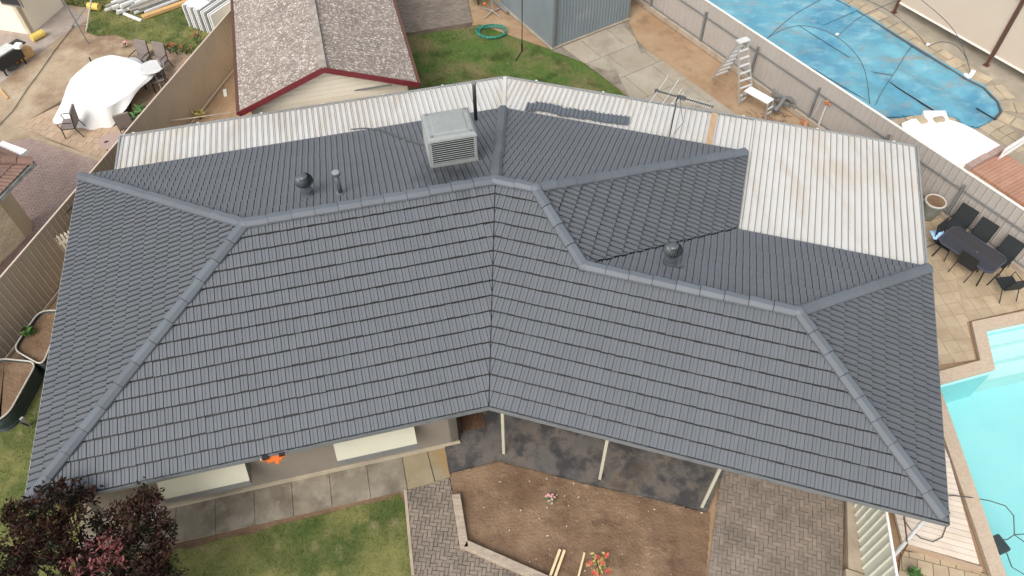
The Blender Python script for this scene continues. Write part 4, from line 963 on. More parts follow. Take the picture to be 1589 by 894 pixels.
# ================================================================== BACK SHEDS
# lichen roofed garage
ga = thing('garage', 'cream garage with lichen spotted grey roof and burgundy barge boards', 'garage', (-6, 21, 0))
pL, pR = Vector((-8.64, 19.55)), Vector((-3.04, 20.95)); gdir = (pR - pL).normalized(); gback = Vector((-gdir.y, gdir.x)); gw = (pR - pL).length; GL = 11.5; zE_, zP = 2.2, 3.32
def GP(x, y, z): q = pL + gdir * x + gback * y; return Vector((q.x, q.y, z))
g = MB()
for sgn in (0, 1):
    rows = 6; per = .146; n = int(GL / per)
    # corrugations run down the slope: profile varies along the length
    vs = []; fs = []; cols = []
    N_ = n * 4
    for i in range(N_ + 1):
        y = GL * i / N_; h = .018 * math.cos(2 * math.pi * y / per)
        for r_ in range(2 * 4 + 1):
            tt = r_ / 8; x = (gw / 2) * tt if sgn == 0 else gw - (gw / 2) * tt; z = zE_ + (zP - zE_) * tt + h + (.012 if (r_ % 8) < 4 else 0)
            vs.append(GP(x, y, z))
    for i in range(N_):
        for r_ in range(8): j = i * 9 + r_; fs.append((j, j + 1, j + 10, j + 9))
    g.add(vs, fs)
gr = g.build('roof', m_lichen, ga)
m_lcap = mat('fibro ridge cap', (.34, .30, .26), [((.24, .20, .175), 2, .4, .6, .8), ((.5, .46, .42), 9, .55, .65, .7)], rough=.95)
g = MB()
for i in range(9): g.bar(GP(gw / 2, i * 1.28, zP + .04), GP(gw / 2, i * 1.28 + 1.3, zP + .028), .24, .07)
g.build('ridge_capping', m_lcap, gr)
g = MB(); g.bar(GP(-.05, -.02, zE_ - .03), GP(gw / 2, -.02, zP - .01), .03, .19); g.bar(GP(gw + .05, -.02, zE_ - .03), GP(gw / 2, -.02, zP - .01), .03, .19); g.build('barge_board', m_burg, ga)
g = MB()
for x in (-.06, gw + .06): g.bar(GP(x, 0, zE_ - .02), GP(x, GL, zE_ - .02), .09, .08)
g.build('gutter', m_brownmet, ga)
g = MB(); iw = .30
def gz(x): return zE_ + (zP - zE_) * (1 - abs(x - gw / 2) / (gw / 2)) - .06
nb_ = 14
g.add([GP(iw, .35, 0), GP(gw - iw, .35, 0), GP(gw - iw, .35, gz(gw - iw)), GP(gw / 2, .35, gz(gw / 2)), GP(iw, .35, gz(iw))], [(0, 1, 2, 3, 4)])
g.add([GP(iw, .35, 0), GP(iw, GL, 0), GP(iw, GL, gz(iw)), GP(iw, .35, gz(iw))], [(0, 1, 2, 3)]); g.add([GP(gw - iw, .35, 0), GP(gw - iw, GL, 0), GP(gw - iw, GL, gz(iw)), GP(gw - iw, .35, gz(iw))], [(0, 1, 2, 3)])
gwall = g.build('wall', m_creamwall, ga)
g = MB()
for k in range(18):
    z = .2 + k * .17
    hw = gw / 2 - iw if z < gz(iw) else (gw / 2) * (1 - (z + .06 - zE_) / (zP - zE_))
    if hw > .1: g.bar(GP(gw / 2 - hw + .02, .335, z), GP(gw / 2 + hw - .02, .335, z), .03, .155)
g.build('weatherboard', m_creamwall, gwall)
g = MB(); g.bar(V3((-5.940,20.757,2.000)), V3((-3.872,20.796,2.300)), .03, .04); g.build('wall_batten', m_rail, gwall)

# blue grey metal shed
ms = thing('metal_shed', 'blue grey ribbed steel garden shed at the end of the back lawn', 'shed', (1.72, 26.13, 0))
c0 = Vector((1.72, 26.13)); cR = Vector((4.95, 28.15)); cL = Vector((-.11, 29.14)); eR = (cR - c0).normalized(); eL = Vector((-eR.y, eR.x))
def ribwall(g, p, q, z0, z1, per=.12, rib=.02, side=1):
    d = q - p; L = d.length; d.normalize(); n_ = Vector((-d.y, d.x)) * side; pr = []
    for j in range(int(L / per) + 1):
        for ds, h in ((0, 0), (per * .5, 0), (per * .6, rib), (per * .8, rib), (per * .9, 0)):
            if j * per + ds <= L: pr.append((j * per + ds, h))
    pr.append((L, 0)); vs = []
    for s_, h in pr: w = p + d * s_ + n_ * h; vs += [(w.x, w.y, z0), (w.x, w.y, z1)]
    g.add(vs, [(2 * j, 2 * j + 2, 2 * j + 3, 2 * j + 1) for j in range(len(pr) - 1)])
SR, SLn = 3.82, 3.9; A0, A1, A2, A3 = c0, c0 + eR * SR, c0 + eR * SR + eL * SLn, c0 + eL * SLn
g = MB(); ribwall(g, A0, A1, .05, 2.3, .15, .02, -1); ribwall(g, A1, A2, .05, 2.3, .15, .02, -1); ribwall(g, A2, A3, .05, 2.3, .15, .02, -1); ribwall(g, A3, A0, .05, 2.3, .15, .02, -1); g.build('wall', m_bluegrey, ms)
g = MB(); g.prism([A0 - eR * .1 - eL * .1, A1 + eR * .1 - eL * .1, A2 + eR * .1 + eL * .1, A3 - eR * .1 + eL * .1], 2.32, 2.38); g.build('roof', m_bluegrey, ms)
g = MB(); g.box((*(A0 + eR * .02 - eL * .02), 1.17), (.09, .09, 2.3), math.atan2(eR.y, eR.x)); g.box((*(A0 + eR * .16 - eL * .03), 1.17), (.02, .02, 2.25), math.atan2(eR.y, eR.x)); g.build('corner_post', m_rail, ms)
g = MB(); strip(g, [A3, A0, A1], .1, 0, .07, -1); g.build('floor_slab', m_drive, ms)
g = MB(); g.box((*(4.650,28.111,0.000)[:2], .1), (.3, .22, .16), .4); tag(g.build('clay_brick', m_brickred, bevel=.01), 'orange clay brick at the right foot of the blue grey shed', 'brick')

# ================================================================== BACK YARD THINGS
# green hose coil
g = MB()
for k in range(7):
    c = V3((-0.695,27.251,0.000)); pts = []
    for i in range(28):
        t_ = 2 * math.pi * i / 28; rr = .50 + .05 * math.sin(3 * t_ + k) + random.uniform(-.01, .01) + k * .014 - .04; pts.append((c.x + rr * 1.12 * math.cos(t_), c.y + rr * .88 * math.sin(t_), .05 + .014 * k + .01 * math.sin(5 * t_ + k)))
    g.tube(pts, .016, 6, closed=True)
tag(g.build('hose_coil', m_green, smooth=True), 'green garden hose coiled on the back lawn beside the shed', 'hose')
# clothes prop pole
b = V3((0.512,25.978,0.000)); t = thing('pole_stand', 'thin black pole standing on the back lawn in front of the shed', 'pole', b)
g = MB(); g.tube([b, b + Vector((0, 0, 3.2))], .018, 8); g.build('pole', m_dark, t)
g = MB(); g.tube([b, b + Vector((0, 0, .35))], .035, 8); g.bar(b + Vector((0, 0, .03)), V3((0.248,25.298,0.030)), .03, .03); g.build('foot', m_dark, t)
# umbrella style airer base
b = V3((-0.679,28.758,0.000)); t = thing('clothes_airer', 'pale folding airer base with four feet beside the steel shed', 'clothes airer', b)
g = MB(); g.tube([b + Vector((0, 0, .1)), b + Vector((0, 0, 2))], .02, 8); g.build('mast', m_alu, t)
for q in ((-1.087,29.109,0.030), (-0.301,28.316,0.030), (-0.996,28.331,0.030), (-0.300,29.091,0.030)):
    g = MB(); g.bar(b + Vector((0, 0, .1)), V3(q), .04, .03); g.build('foot', m_alu, t)
g = MB(); g.tube([(-0.654,29.578,0.100), (-0.032,28.580,0.100)], .06, 8); tag(g.build('rolled_mat', m_rail), 'grey roll leaning against the left wall of the shed', 'roll')
# citrus bush at the top
def bush(name, lab, c, r, n, ml, stemh=0, leaf=.05, cat='shrub', group=None, flower=None, fn_=0, squash=.8):
    c = V3(c); t = thing(name, lab, cat, (c.x, c.y, 0), group)
    g = MB()
    for _ in range(n):
        d = Vector((random.gauss(0, 1), random.gauss(0, 1), abs(random.gauss(0, 1)) * squash)); d.normalize(); rr = r * random.uniform(.35, 1.05)
        q = c + d * rr; s_ = leaf * random.uniform(.6, 1.3); e1 = Vector((random.gauss(0, 1), random.gauss(0, 1), random.gauss(0, .5))).normalized(); e2 = e1.cross(d + Vector((.01, 0, 0))); e2.normalize()
        g.add([q - e1 * s_, q + e2 * s_ * .4, q + e1 * s_, q - e2 * s_ * .4], [(0, 1, 2, 3)])
    g.build('foliage', ml, t)
    g = MB()
    for k in range(5): d = Vector((random.gauss(0, .4), random.gauss(0, .4), 1)) * r * .7; g.tube([(c.x, c.y, 0), c + d], .008 + r * .015, 5)
    g.build('stem', m_bark, t)
    if flower:
        g = MB()
        for _ in range(fn_):
            d = Vector((random.gauss(0, 1), random.gauss(0, 1), abs(random.gauss(0, 1)) + .5)).normalized(); q = c + d * r
            for k in range(5):
                a = k * 1.2566; g.add([q, q + Vector((math.cos(a), math.sin(a), .3)) * leaf * .7, q + Vector((math.cos(a + .9), math.sin(a + .9), .3)) * leaf * .7], [(0, 1, 2)])
        g.build('flower', flower, t)
    return t
bush('citrus_bush', 'small leafy citrus bush by the top edge near the shed', (*(-1.283,29.361,0.000)[:2], .45), .5, 700, m_leaf, leaf=.07)
for q, n_ in (((-0.983,28.617,0.500), 'single orange fruit on the citrus bush by the shed'),):
    g = MB(); g.lathe(q, [(.01, -.07), (.05, -.05), (.07, 0), (.05, .05), (.01, .07)], 12); tag(g.build('orange_fruit', m_orange, smooth=True), n_, 'fruit')
# stepladder
def ladder_side(g, a, b, w, n, tread=.09, rail=.06, skip=0):
    """two rails from a (bottom centre) to b (top centre)"""
    pass
t = thing('step_ladder', 'aluminium double sided step ladder standing by the beige fence', 'ladder', (8.283,22.661,0.000))
La, Lb = V3((8.369,22.735,0.000)), V3((9.000,23.259,0.000)) ; top = V3((8.161,23.104,2.250))
e_ = Vector((.90, .43, 0)); 
def rung_frame(name, foot, w0, w1, mm):
    g = MB(); f = foot; u = top - f
    for s_ in (-1, 1): g.bar(f + e_ * s_ * w0 / 2, top + e_ * s_ * w1 / 2, .028, .06)
    g.build(name, mm, t)
    for k in range(1, 8):
        g = MB(); c = f + u * (k / 8.2); w = w0 + (w1 - w0) * k / 8.2; g.box(c, (w, .075, .03), math.atan2(e_.y, e_.x)); g.build('tread', m_alupale, t)
rung_frame('front_frame', V3((8.72, 22.72, 0)), .62, .38, m_alu)
rung_frame('rear_frame', V3((7.95, 24.15, 0)), .66, .38, m_alu)
g = MB(); g.box(top + Vector((0, 0, .03)), (.44, .24, .05), math.atan2(e_.y, e_.x)); g.build('top_cap', m_alupale, t)
# work platform
t = thing('work_platform', 'low white topped aluminium work platform standing against the ladder', 'platform', (9.165,22.569,0.000))
pa, pb = V3((8.547,22.458,0.720)), V3((9.213,21.709,0.720)); g = MB(); g.bar(pa, pb, .36, .05); g.build('deck', m_whitepaint, t)
pd = (pb - pa).normalized(); pn = Vector((-pd.y, pd.x, 0))
for c, out in ((pa, -1), (pb, 1)):
    for s_ in (-1, 1):
        g = MB(); q = c + pn * s_ * .15; g.bar(q, (q.x + pd.x * out * .1, q.y + pd.y * out * .1, 0), .04, .04); g.build('leg', m_alu, t)
    g = MB()
    for z in (.25, .48): g.bar((c.x - pn.x * .15 + pd.x * out * .05, c.y - pn.y * .15 + pd.y * out * .05, z), (c.x + pn.x * .15 + pd.x * out * .05, c.y + pn.y * .15 + pd.y * out * .05, z), .06, .025)
    g.build('rung', m_alupale, t)
# pile of junk by the fence
g = MB()
for _ in range(16):
    q = V3((9.928,22.181,0.000)); q += Vector((random.uniform(-.5, .5), random.uniform(-.3, .3), random.uniform(.1, .45))); d = Vector((random.gauss(0, 1), random.gauss(0, 1), random.gauss(0, .3))).normalized() * random.uniform(.15, .4); g.bar(q - d, q + d, random.uniform(.03, .16), .03)
tag(g.build('scrap_pile', m_rail), 'heap of grey scrap leaning against the beige fence beside the platform', 'scrap pile')
for k in range(7):
    q = V3((10.647,21.404,0.000)) + Vector((random.uniform(-.25, .3), random.uniform(-.2, .2), .07 + .05 * (k // 4)))
    g = MB(); g.box(q, (.2, .1, .07), random.uniform(0, 3)); tag(g.build('broken_brick', m_brickred, bevel=.006), 'broken orange brick in the heap at the foot of the beige fence', 'brick', 'broken bricks by the fence')
g = MB()
for _ in range(30):
    q = V3((9.601,21.675,0.000)) + Vector((random.uniform(-.9, .5), random.uniform(-.5, .3), .05)); g.tube([q, q + Vector((random.uniform(-.3, .3), random.uniform(-.3, .3), random.uniform(0, .15)))], .008, 4)
tag(g.build('twigs', m_brownmet), kind='stuff')
# tap with pipe
b = V3((10.908,21.080,0.000)); t = thing('garden_tap', 'pale pipe standing up with a tap beside the beige fence', 'tap', b)
g = MB(); g.tube([b, b + Vector((0, 0, 1.15))], .035, 8); g.build('standpipe', m_alupale, t)
g = MB(); q = b + Vector((0, 0, 1.15)); g.box(q, (.2, .1, .14), .5); g.tube([q, q + Vector((.1, -.1, -.05))], .04, 6); g.build('tap_head', m_brickred, t)
g = MB(); g.tube([q + Vector((-.2, .1, .05)), q + Vector((-.3, .0, -.5))], .025, 6); g.build('outlet', m_alu, t)
for i, (px, lab) in enumerate((((11.676,21.206,0.000), 'dark slender plant against the beige fence, nearest the tap'), ((11.955,21.060,0.000), 'dark tuft of plant against the beige fence, second from the tap'), ((12.848,20.764,0.000), 'yellowish tuft against the beige fence where the patio roof ends'))):
    bush('fence_plant', lab, (px[0], px[1], .4), .33, 90, m_leafyel if i == 2 else m_leaf, leaf=.09, cat='plant', group='plants along the beige fence', squash=2.5)
# corner bits seen between fence and garage on the left
g = MB(); g.tube([(-12.242,21.523,0.000), (-11.763,20.896,0.850), (-9.247,21.405,0.850)], .022, 8)
tag(g.build('pipe_rail', m_timber), 'thin pale pipe rail between the tan fence and the garage', 'rail')
soil_patch('garage_side_soil', [(-13.752,21.026,0.000),(-11.182,22.299,0.000),(-10.598,25.023,0.000),(-9.875,22.347,0.000),(-8.830,20.419,0.000)], .0, .03, m_earth)
bush('broadleaf_plant', 'bright green broadleaf plant at the foot of the tan fence', (*(-12.940,21.537,0.000)[:2], .5), .42, 120, m_leaf, leaf=.16, cat='plant', squash=1.6)
bush('yellow_plant', 'small yellowing plant beneath the pipe rail', (*(-11.205,22.006,0.000)[:2], .2), .25, 60, m_leafyel, leaf=.08, cat='plant')
g = MB(); g.box((*(-10.653,23.498,0.000)[:2], .05), (.12, .42, .05), .3); tag(g.build('paint_tray', m_whitepaint), 'small white block lying on the dirt beside the garage', 'block')

# ================================================================== LEFT NEIGHBOUR THINGS
# covered table
tb = thing('covered_table', 'long outdoor table hidden beneath a white draped canvas cover', 'table', (-15.104,23.432,0.000))
from mathutils import noise as _n
def draped():
    # outline of the raised top and the hem on the ground, both traced round the table
    top = [(-15.114,24.806,0.850),(-14.138,24.485,0.860),(-13.359,23.935,0.840),(-13.236,23.568,0.820),(-13.722,22.353,0.800),(-14.227,21.781,0.800),(-14.930,21.990,0.760),(-15.712,22.104,0.740),(-15.871,22.973,0.760),(-15.781,24.202,0.800)]
    hem = [(-15.570,25.233,0.450),(-14.284,24.946,0.600),(-13.310,24.104,0.720),(-13.157,23.599,0.740),(-13.638,22.218,0.620),(-14.295,21.645,0.050),(-15.041,21.482,0.020),(-16.048,21.715,0.020),(-16.561,22.205,0.100),(-16.419,24.407,0.350)]
    n = len(top); vs = []; fs = []; K = 6; S_ = 6
    ct = Vector((-14.564,23.115,0.860))
    def sm(pl, u):
        i = int(u) % n; f = u - int(u); p0, p1, p2, p3 = [Vector(pl[(i + k) % n]) for k in (-1, 0, 1, 2)]
        return .5 * ((2 * p1) + (p2 - p0) * f + (2 * p0 - 5 * p1 + 4 * p2 - p3) * f * f + (3 * p1 - p0 - 3 * p2 + p3) * f ** 3)
    M_n = n * S_
    rings = [.0, .25, .5, .75, 1.0]
    RT = (.08, .2, .32, .44, .56, .68, .8, .9, 1.0); RH = (.0, .15, .35, .55, .75, 1.0)
    for r_ in RT:
        for i in range(M_n):
            q = ct + (sm(top, i / S_) - ct) * r_; w_ = Vector((q.x * 1.3 + q.y * .8, q.y * 3.2 - q.x * 1.5, 0)); q.z += .03 * (1 - r_) + (.09 * abs(_n.noise(w_)) + .05 * _n.noise(w_ * 2.3)) * min(1, (1.02 - r_) * 4); vs.append(q)
    for r_ in RH:
        for i in range(M_n):
            a_, b_ = sm(top, i / S_), sm(hem, i / S_); q = a_ + (b_ - a_) * r_; f_ = .10 * _n.noise(Vector((i * .35, 1, r_ * .6))) * r_ + .03 * math.sin(i * 1.1) * r_; dd = (a_ - ct).normalized(); q.x += dd.x * f_; q.y += dd.y * f_; q.z = max(q.z, .01); vs.append(q)
    nt_ = len(RT)
    for k in list(range(nt_ - 1)) + list(range(nt_, nt_ + len(RH) - 1)):
        for i in range(M_n): j = (i + 1) % M_n; fs.append((k * M_n + i, k * M_n + j, (k + 1) * M_n + j, (k + 1) * M_n + i))
    vs.append(ct + Vector((0, 0, .06))); cc_ = len(vs) - 1; fs += [(cc_, (i + 1) % M_n, i) for i in range(M_n)]; g = MB(); g.add(vs, fs, .5); return g
draped().build('cover', m_tarp, tb, smooth=True)
for q in ((-15.875,22.390,0.000), (-15.977,24.968,0.000), (-14.116,22.653,0.000), (-13.689,23.794,0.000)):
    g = MB(); q = V3(q); g.tube([q, q + Vector((0, 0, .66))], .03, 8); g.build('leg', m_dark, tb)
# round glass table
b = V3((-13.607,24.189,0.000)); rt = thing('round_table', 'small round pale glass patio table beside the white cover', 'table', (*(-13.186,23.895,0.950)[:2], 0))
c = V3((-13.186,23.895,0.950)); g = MB(); g.lathe(c + Vector((0, 0, -.015)), [(.42, 0), (.45, .012), (.42, .025)], 32); g.build('table_top', m_alupale, rt, smooth=False)
for k in range(4):
    a = k * math.pi / 2 + .5; g = MB(); g.tube([(c.x + .3 * math.cos(a), c.y + .3 * math.sin(a), .93), (c.x + .2 * math.cos(a), c.y + .2 * math.sin(a), .5), (c.x + .36 * math.cos(a), c.y + .36 * math.sin(a), 0)], .022, 6); g.build('leg', m_alu, rt)
# padded chairs
def padded_chair():
    t = thing('patio_chair', 'x', 'chair', (0, 0, 0), 'taupe patio chairs in the neighbouring yard')
    g = MB(); g.box((0, 0, .42), (.54, .52, .08)); g.build('seat', m_brownpad, t, bevel=.025)
    g = MB(); g.box((0, .29, .76), (.52, .07, .62), M=Matrix.Rotation(-.16, 3, 'X')); g.build('backrest', m_brownpad, t, bevel=.025)
    for sx in (-1, 1):
        g = MB(); g.tube([(sx * .27, -.25, 0), (sx * .27, -.22, .42), (sx * .28, -.27, .62), (sx * .28, -.18, .66), (sx * .28, .22, .64)], .016, 6); g.build('armrest', m_dark, t)
        g = MB(); g.tube([(sx * .26, -.26, 0), (sx * .26, -.22, .4)], .018, 6); g.build('leg', m_dark, t)
        g = MB(); g.tube([(sx * .26, .36, 0), (sx * .26, .22, .4), (sx * .26, .34, 1.0)], .018, 6); g.build('leg', m_dark, t)
    g = MB(); g.box((0, 0, .375), (.52, .5, .02)); g.build('seat_frame', m_dark, t)
    return t
pcx = padded_chair()
ch = [((-15.519,21.303,0.000), R(-82), 'taupe patio chair standing in front of the white covered table'),
      ((-14.117,25.096,0.000), R(-15), 'taupe patio chair behind the round glass table, left of a pair'),
      ((-13.391,24.915,0.000), R(-15), 'taupe patio chair behind the round glass table, right of a pair'),
      ((-13.516,21.300,0.000), R(-155), 'dark patio chair mostly hidden by the fence below the cover'),
      ((-13.183,23.902,0.000), R(-60), 'dark patio chair pushed under the round glass table')]
for i, (q, rz, lab) in enumerate(ch):
    o = pcx if i == 0 else copy_tree(pcx); o.location = (q[0], q[1], .04); o.rotation_euler = (0, 0, rz); o['label'] = lab
# round brown lid / table near the fence
b = V3((-13.676,20.300,0.500)); t = thing('side_table', 'low round mauve brown side table next to the tan fence', 'table', (b.x, b.y, 0))
g = MB(); g.lathe((b.x, b.y, .48), [(.40, 0), (.43, .02), (.42, .05), (.05, .06)], 28); g.build('table_top', m_mauve, t)
for k in range(4): a = k * math.pi / 2; g = MB(); g.tube([(b.x + .3 * math.cos(a), b.y + .3 * math.sin(a), .48), (b.x + .33 * math.cos(a), b.y + .33 * math.sin(a), .02)], .02, 6); g.build('leg', m_dark, t)
g = MB(); g.box((b.x - .15, b.y - .1, .56), (.12, .04, .03), .6); g.build('handle', m_dark, t)
# barbecue
b = V3((-19.536,25.756,0.000)); t = thing('barbecue', 'black barbecue with white lid standing against the cream house', 'barbecue', b)
e1 = (Vector((-18.793,25.819,0.900)) - Vector((-19.244,24.985,0.900))); e1.z = 0; an = math.atan2(e1.y, e1.x); c = V3((-19.379,25.302,0.800))
g = MB(); g.box((c.x, c.y, .50), (1.1, .6, .45), an); g.build('body', m_black, t, bevel=.02)
g = MB(); g.box((c.x, c.y, .76), (.9, .5, .07), an); g.build('lid', m_alupale, t, bevel=.02)
g = MB(); q = c + Vector((math.cos(an), math.sin(an), 0)) * .72; g.box((q.x, q.y, .70), (.3, .5, .05), an); g.build('side_shelf', m_black, t)
for sx in (-1, 1):
    for sy in (-1, 1): q = Vector((c.x, c.y, 0)) + Matrix.Rotation(an, 3, 'Z') @ Vector((sx * .45, sy * .25, 0)); g = MB(); g.box((q.x, q.y, .15), (.05, .05, .3), an); g.build('leg', m_dark, t)
g = MB(); g.box((*(-18.849,25.577,0.750)[:2], .80), (.30, .28, .16), an + .4); tag(g.build('white_bag', m_whitepaint, bevel=.05), 'crumpled white bag on the shelf of the black barbecue', 'bag')
g = MB(); g.box((*(-19.083,25.960,0.000)[:2], .2), (.62, .35, .36), an); tag(g.build('cardboard_box', m_plank, bevel=.02), 'long orange brown box in front of the barbecue', 'box')
g = MB(); g.box((*(-19.400,25.668,0.000)[:2], .15), (.3, .3, .3), an + .6); tag(g.build('cardboard_box', m_plank, bevel=.02), 'small crumpled box left of the long brown box', 'box')
g = MB(); g.prism([(-20.122,26.068,0.000),(-20.038,26.240,0.000),(-19.138,25.200,0.000),(-19.399,25.039,0.000)], .02, .3); tag(g.build('dark_cover', m_cable), 'dark folded plastic sheet lying on the ground below the barbecue', 'sheet')
# yellow floats
for pa_, pb_, lab in (((-19.228,27.060,0.150), (-18.903,27.507,0.150), 'yellow bolster lying beside the corner of the cream house'), ((-17.698,29.351,0.200), (-17.200,29.241,0.200), 'yellow bolster on the grass left of the aluminium stack')):
    A, B = V3(pa_), V3(pb_); g = MB(); d = (B - A); g.tube([A, A + d * .04, A + d * .96, B], .15, 12); o = g.build('bolster', m_yellow, smooth=False, bevel=.03); tag(o, lab, 'bolster', 'yellow bolsters')
# aluminium stack and planks
base_ = V3((-16.068,29.349,0.000)); t = thing('aluminium_stack', 'stack of long white aluminium profiles lying on the neighbouring lawn', 'metal stack', base_)
for i in range(26):

    p_ = Vector((-16.758,29.119,0.000)) + (Vector((-15.413,28.797,0.000)) - Vector((-16.758,29.119,0.000))) * (i / 25); d = Vector((.86, .72, 0)).normalized(); zz = .12 + .09 * (i % 5)
    g = MB(); st_ = p_ + d * random.uniform(-.25, .35); g.bar((st_.x, st_.y, zz), (st_.x + d.x * 4, st_.y + d.y * 4, zz), .07, .08); g.build('profile', m_whitepaint if i % 3 else m_alu, t)
t_p = [((-15.321,28.553,0.120), 'outer'), ((-15.459,28.749,0.120), 'inner')]
A = V3((-15.230,28.584,0.100)); d = Vector((.80, .60, 0)).normalized(); g = MB(); g.bar(A, A + d * 4.2, .22, .12); tag(g.build('timber_plank', m_plank), 'orange brown timber plank along the right side of the aluminium stack', 'plank')
g = MB(); g.bar(V3((-16.140,28.958,0.060)), V3((-15.248,28.409,0.060)), .12, .06); tag(g.build('white_board', m_whitepaint), 'short white board lying across the end of the stack', 'board')
# wrapped bundle by the fence
A = V3((-12.788,27.792,0.000)); d = Vector((.50, .86, 0)).normalized(); t = thing('wrapped_bundle', 'bundle of pale panels wrapped in clear plastic beside the tan fence', 'bundle', A)
pn_ = Vector((-d.y, d.x, 0))
for i in range(13):
    g = MB(); q = A + pn_ * (.40 - i * .125) + Vector((0, 0, .5)); g.box(q + d * 1.8, (3.6, .05, .95), math.atan2(d.y, d.x)); g.build('panel', m_greymetal if i % 3 == 1 else m_whitepaint, t)
g = MB(); q = A + Vector((0, 0, .52)) + d * .45; g.box(q, (.7, .95, 1.0), math.atan2(d.y, d.x)); o = g.build('plastic_wrap', m_wrap, t, bevel=.12)
# red flowers along fence
for i, (q, lab) in enumerate((((-13.414,26.100,0.000), 'red geranium leftmost of the row at the edge of the lawn'), ((-13.108,26.007,0.000), 'red geranium in the middle of the row by the tan fence'), ((-12.723,25.999,0.000), 'red geranium on the right of the row by the tan fence'), ((-12.537,26.785,0.000), 'tall red geranium growing beside the wrapped bundle'))):
    bush('geranium', lab, (q[0], q[1], .25), .24, 70, m_leaf, leaf=.06, cat='flower', group='red geraniums by the fence', flower=m_redleaf, fn_=10)
bush('pink_flowers', 'small bunch of pink flowers lying near the covered table', (*(-15.338,26.622,0.000)[:2], .08), .15, 25, m_leaf, leaf=.05, cat='flowers', flower=m_pinkpetal, fn_=26)
# rotary clothes line
b = V3((-17.861,27.625,0.000)); t = thing('rotary_clothesline', 'grey steel frame with crossed poles standing where lawn meets dirt', 'clothesline', b)
def stick(p, q, r_=.03, mm=m_greymetal, nm='pole'): g = MB(); g.tube([p, q], r_, 8); g.build(nm, mm, t)
stick((-16.949,26.879,0.000), (-16.797,26.452,2.300)); stick((-17.340,27.799,0.000), (-15.911,26.807,2.000), mm=m_alupale); stick((-18.079,28.095,0.000), (-16.940,27.861,1.000)); stick((-18.026,28.093,0.000), (-17.397,28.189,0.050), .015)
stick((-16.797,26.452,2.300), (-15.547,26.334,2.300), .02)
# cable across the yard
g = MB(); g.tube([(-18.507,21.501,0.030), (-18.264,22.621,0.030), (-18.250,23.924,0.030), (-18.181,24.766,0.030), (-18.115,26.417,0.030), (-17.948,28.138,0.030)], .014, 6)
tag(g.build('ground_cable', m_cable), 'long dark cable lying across the sandy neighbouring yard', 'cable')
g = MB(); g.bar((-19.266,23.905,0.030), (-18.748,23.350,0.030), .08, .04); tag(g.build('wood_offcut', m_plank), 'short orange wood offcut on the sandy soil at the left edge', 'offcut')
# top-left house
nh = thing('neighbour_house', 'cream rendered house wall with dark window in the top left corner', 'house', (-19.500,27.569,0.000))
C_ = Vector((-19.500,27.569,0.000)[:2]); w1 = Vector((-.966, .259)); w2 = Vector((.259, .966))
g = MB(); wall(g, C_, C_ + w1 * 6, 0, 2.7, -.2); wall(g, C_ + w2 * .0, C_ + w2 * 2.2, 0, 2.7, .2); g.build('wall', m_creamwall, nh)
g = MB(); q = V3((-19.591,26.732,1.500)); qq = Vector((q.x, q.y)); s_ = (qq - C_).dot(w1); q = C_ + w1 * (s_ + .2) - w2 * .03; g.box((q.x, q.y, 1.75), (1.0, .05, .9), math.atan2(w1.y, w1.x)); wd_ = g.build('window', m_brownpad, nh)
g = MB(); q2 = q - w2 * .03; g.box((q2.x, q2.y, 1.75), (.84, .02, .74), math.atan2(w1.y, w1.x)); g.build('pane', m_window, wd_)
g = MB(); A = Vector((-20.602,29.156,0.000)[:2]); B = Vector((-19.341,30.175,0.000)[:2]); dd_ = (B - A).normalized(); wall(g, A - dd_ * .5, B + dd_ * 4, 0, 2.7, .2); g.build('wall', m_creamwall, nh)
g = MB()
for _ in range(30):
    q = A + (B - A) * random.uniform(.1, 1.1) + Vector((.3, -.25)); g.box((q.x, q.y, .08), (random.uniform(.1, .4), random.uniform(.1, .2), .14), random.uniform(0, 3))
tag(g.build('rubble', m_leafyel), 'yellow brown rubble heap along the foot of the cream wall', 'rubble')
# lower-left house: brick pier, wall and terracotta roof corner
lh = thing('brick_house', 'cream brick house with terracotta tiled roof corner at left edge', 'house', (-15.206,16.489,0.000))
C_ = Vector((-15.206,16.489,0.000)[:2]); w1 = (Vector((-15.570,15.469,0.000)[:2]) - C_).normalized(); w2 = Vector((-w1.y, w1.x))
if w2.x > 0: w2 = -w2
g = MB()
zb = 0.0
for r_ in range(29):
    z = r_ * .083
    for k in range(18):
        s0 = .12 + k * .235 + (.117 if r_ % 2 else 0); p = C_ + w1 * s0; q = C_ + w1 * (s0 + .225); n2_ = w2 * .1
        g.prism([p, q, q + n2_, p + n2_], z + .004, z + .079)
g.build('brick_wall', m_creambrick, lh)
g = MB(); wall(g, C_ + w2 * .02, C_ + w1 * 4.5 + w2 * .02, 0, 2.35, .12 if (Vector((-w1.y, w1.x)).dot(w2) > 0) else -.12); g.build('wall', m_plinth, lh)
g = MB(); g.prism([C_ - w1 * .02 - w2 * .02, C_ + w1 * .25 - w2 * .02, C_ + w1 * .25 + w2 * .2, C_ - w1 * .02 + w2 * .2], 0, 2.35); g.prism([C_ - w1 * .35 + w2 * .25, C_ - w1 * .05 + w2 * .05, C_ - w1 * .05 + w2 * .3, C_ - w1 * .35 + w2 * .45], 0, 2.3); g.build('corner_pier', m_beam, lh)
q = C_ + w1 * .95 - w2 * .02; g = MB(); g.box((q.x, q.y, 1.55), (.75, .06, .75), math.atan2(w1.y, w1.x)); wf = g.build('window', m_beam, lh)
q = C_ + w1 * .95 - w2 * .055; g = MB(); g.box((q.x, q.y, 1.55), (.58, .02, .58), math.atan2(w1.y, w1.x)); g.build('pane', m_window, wf)
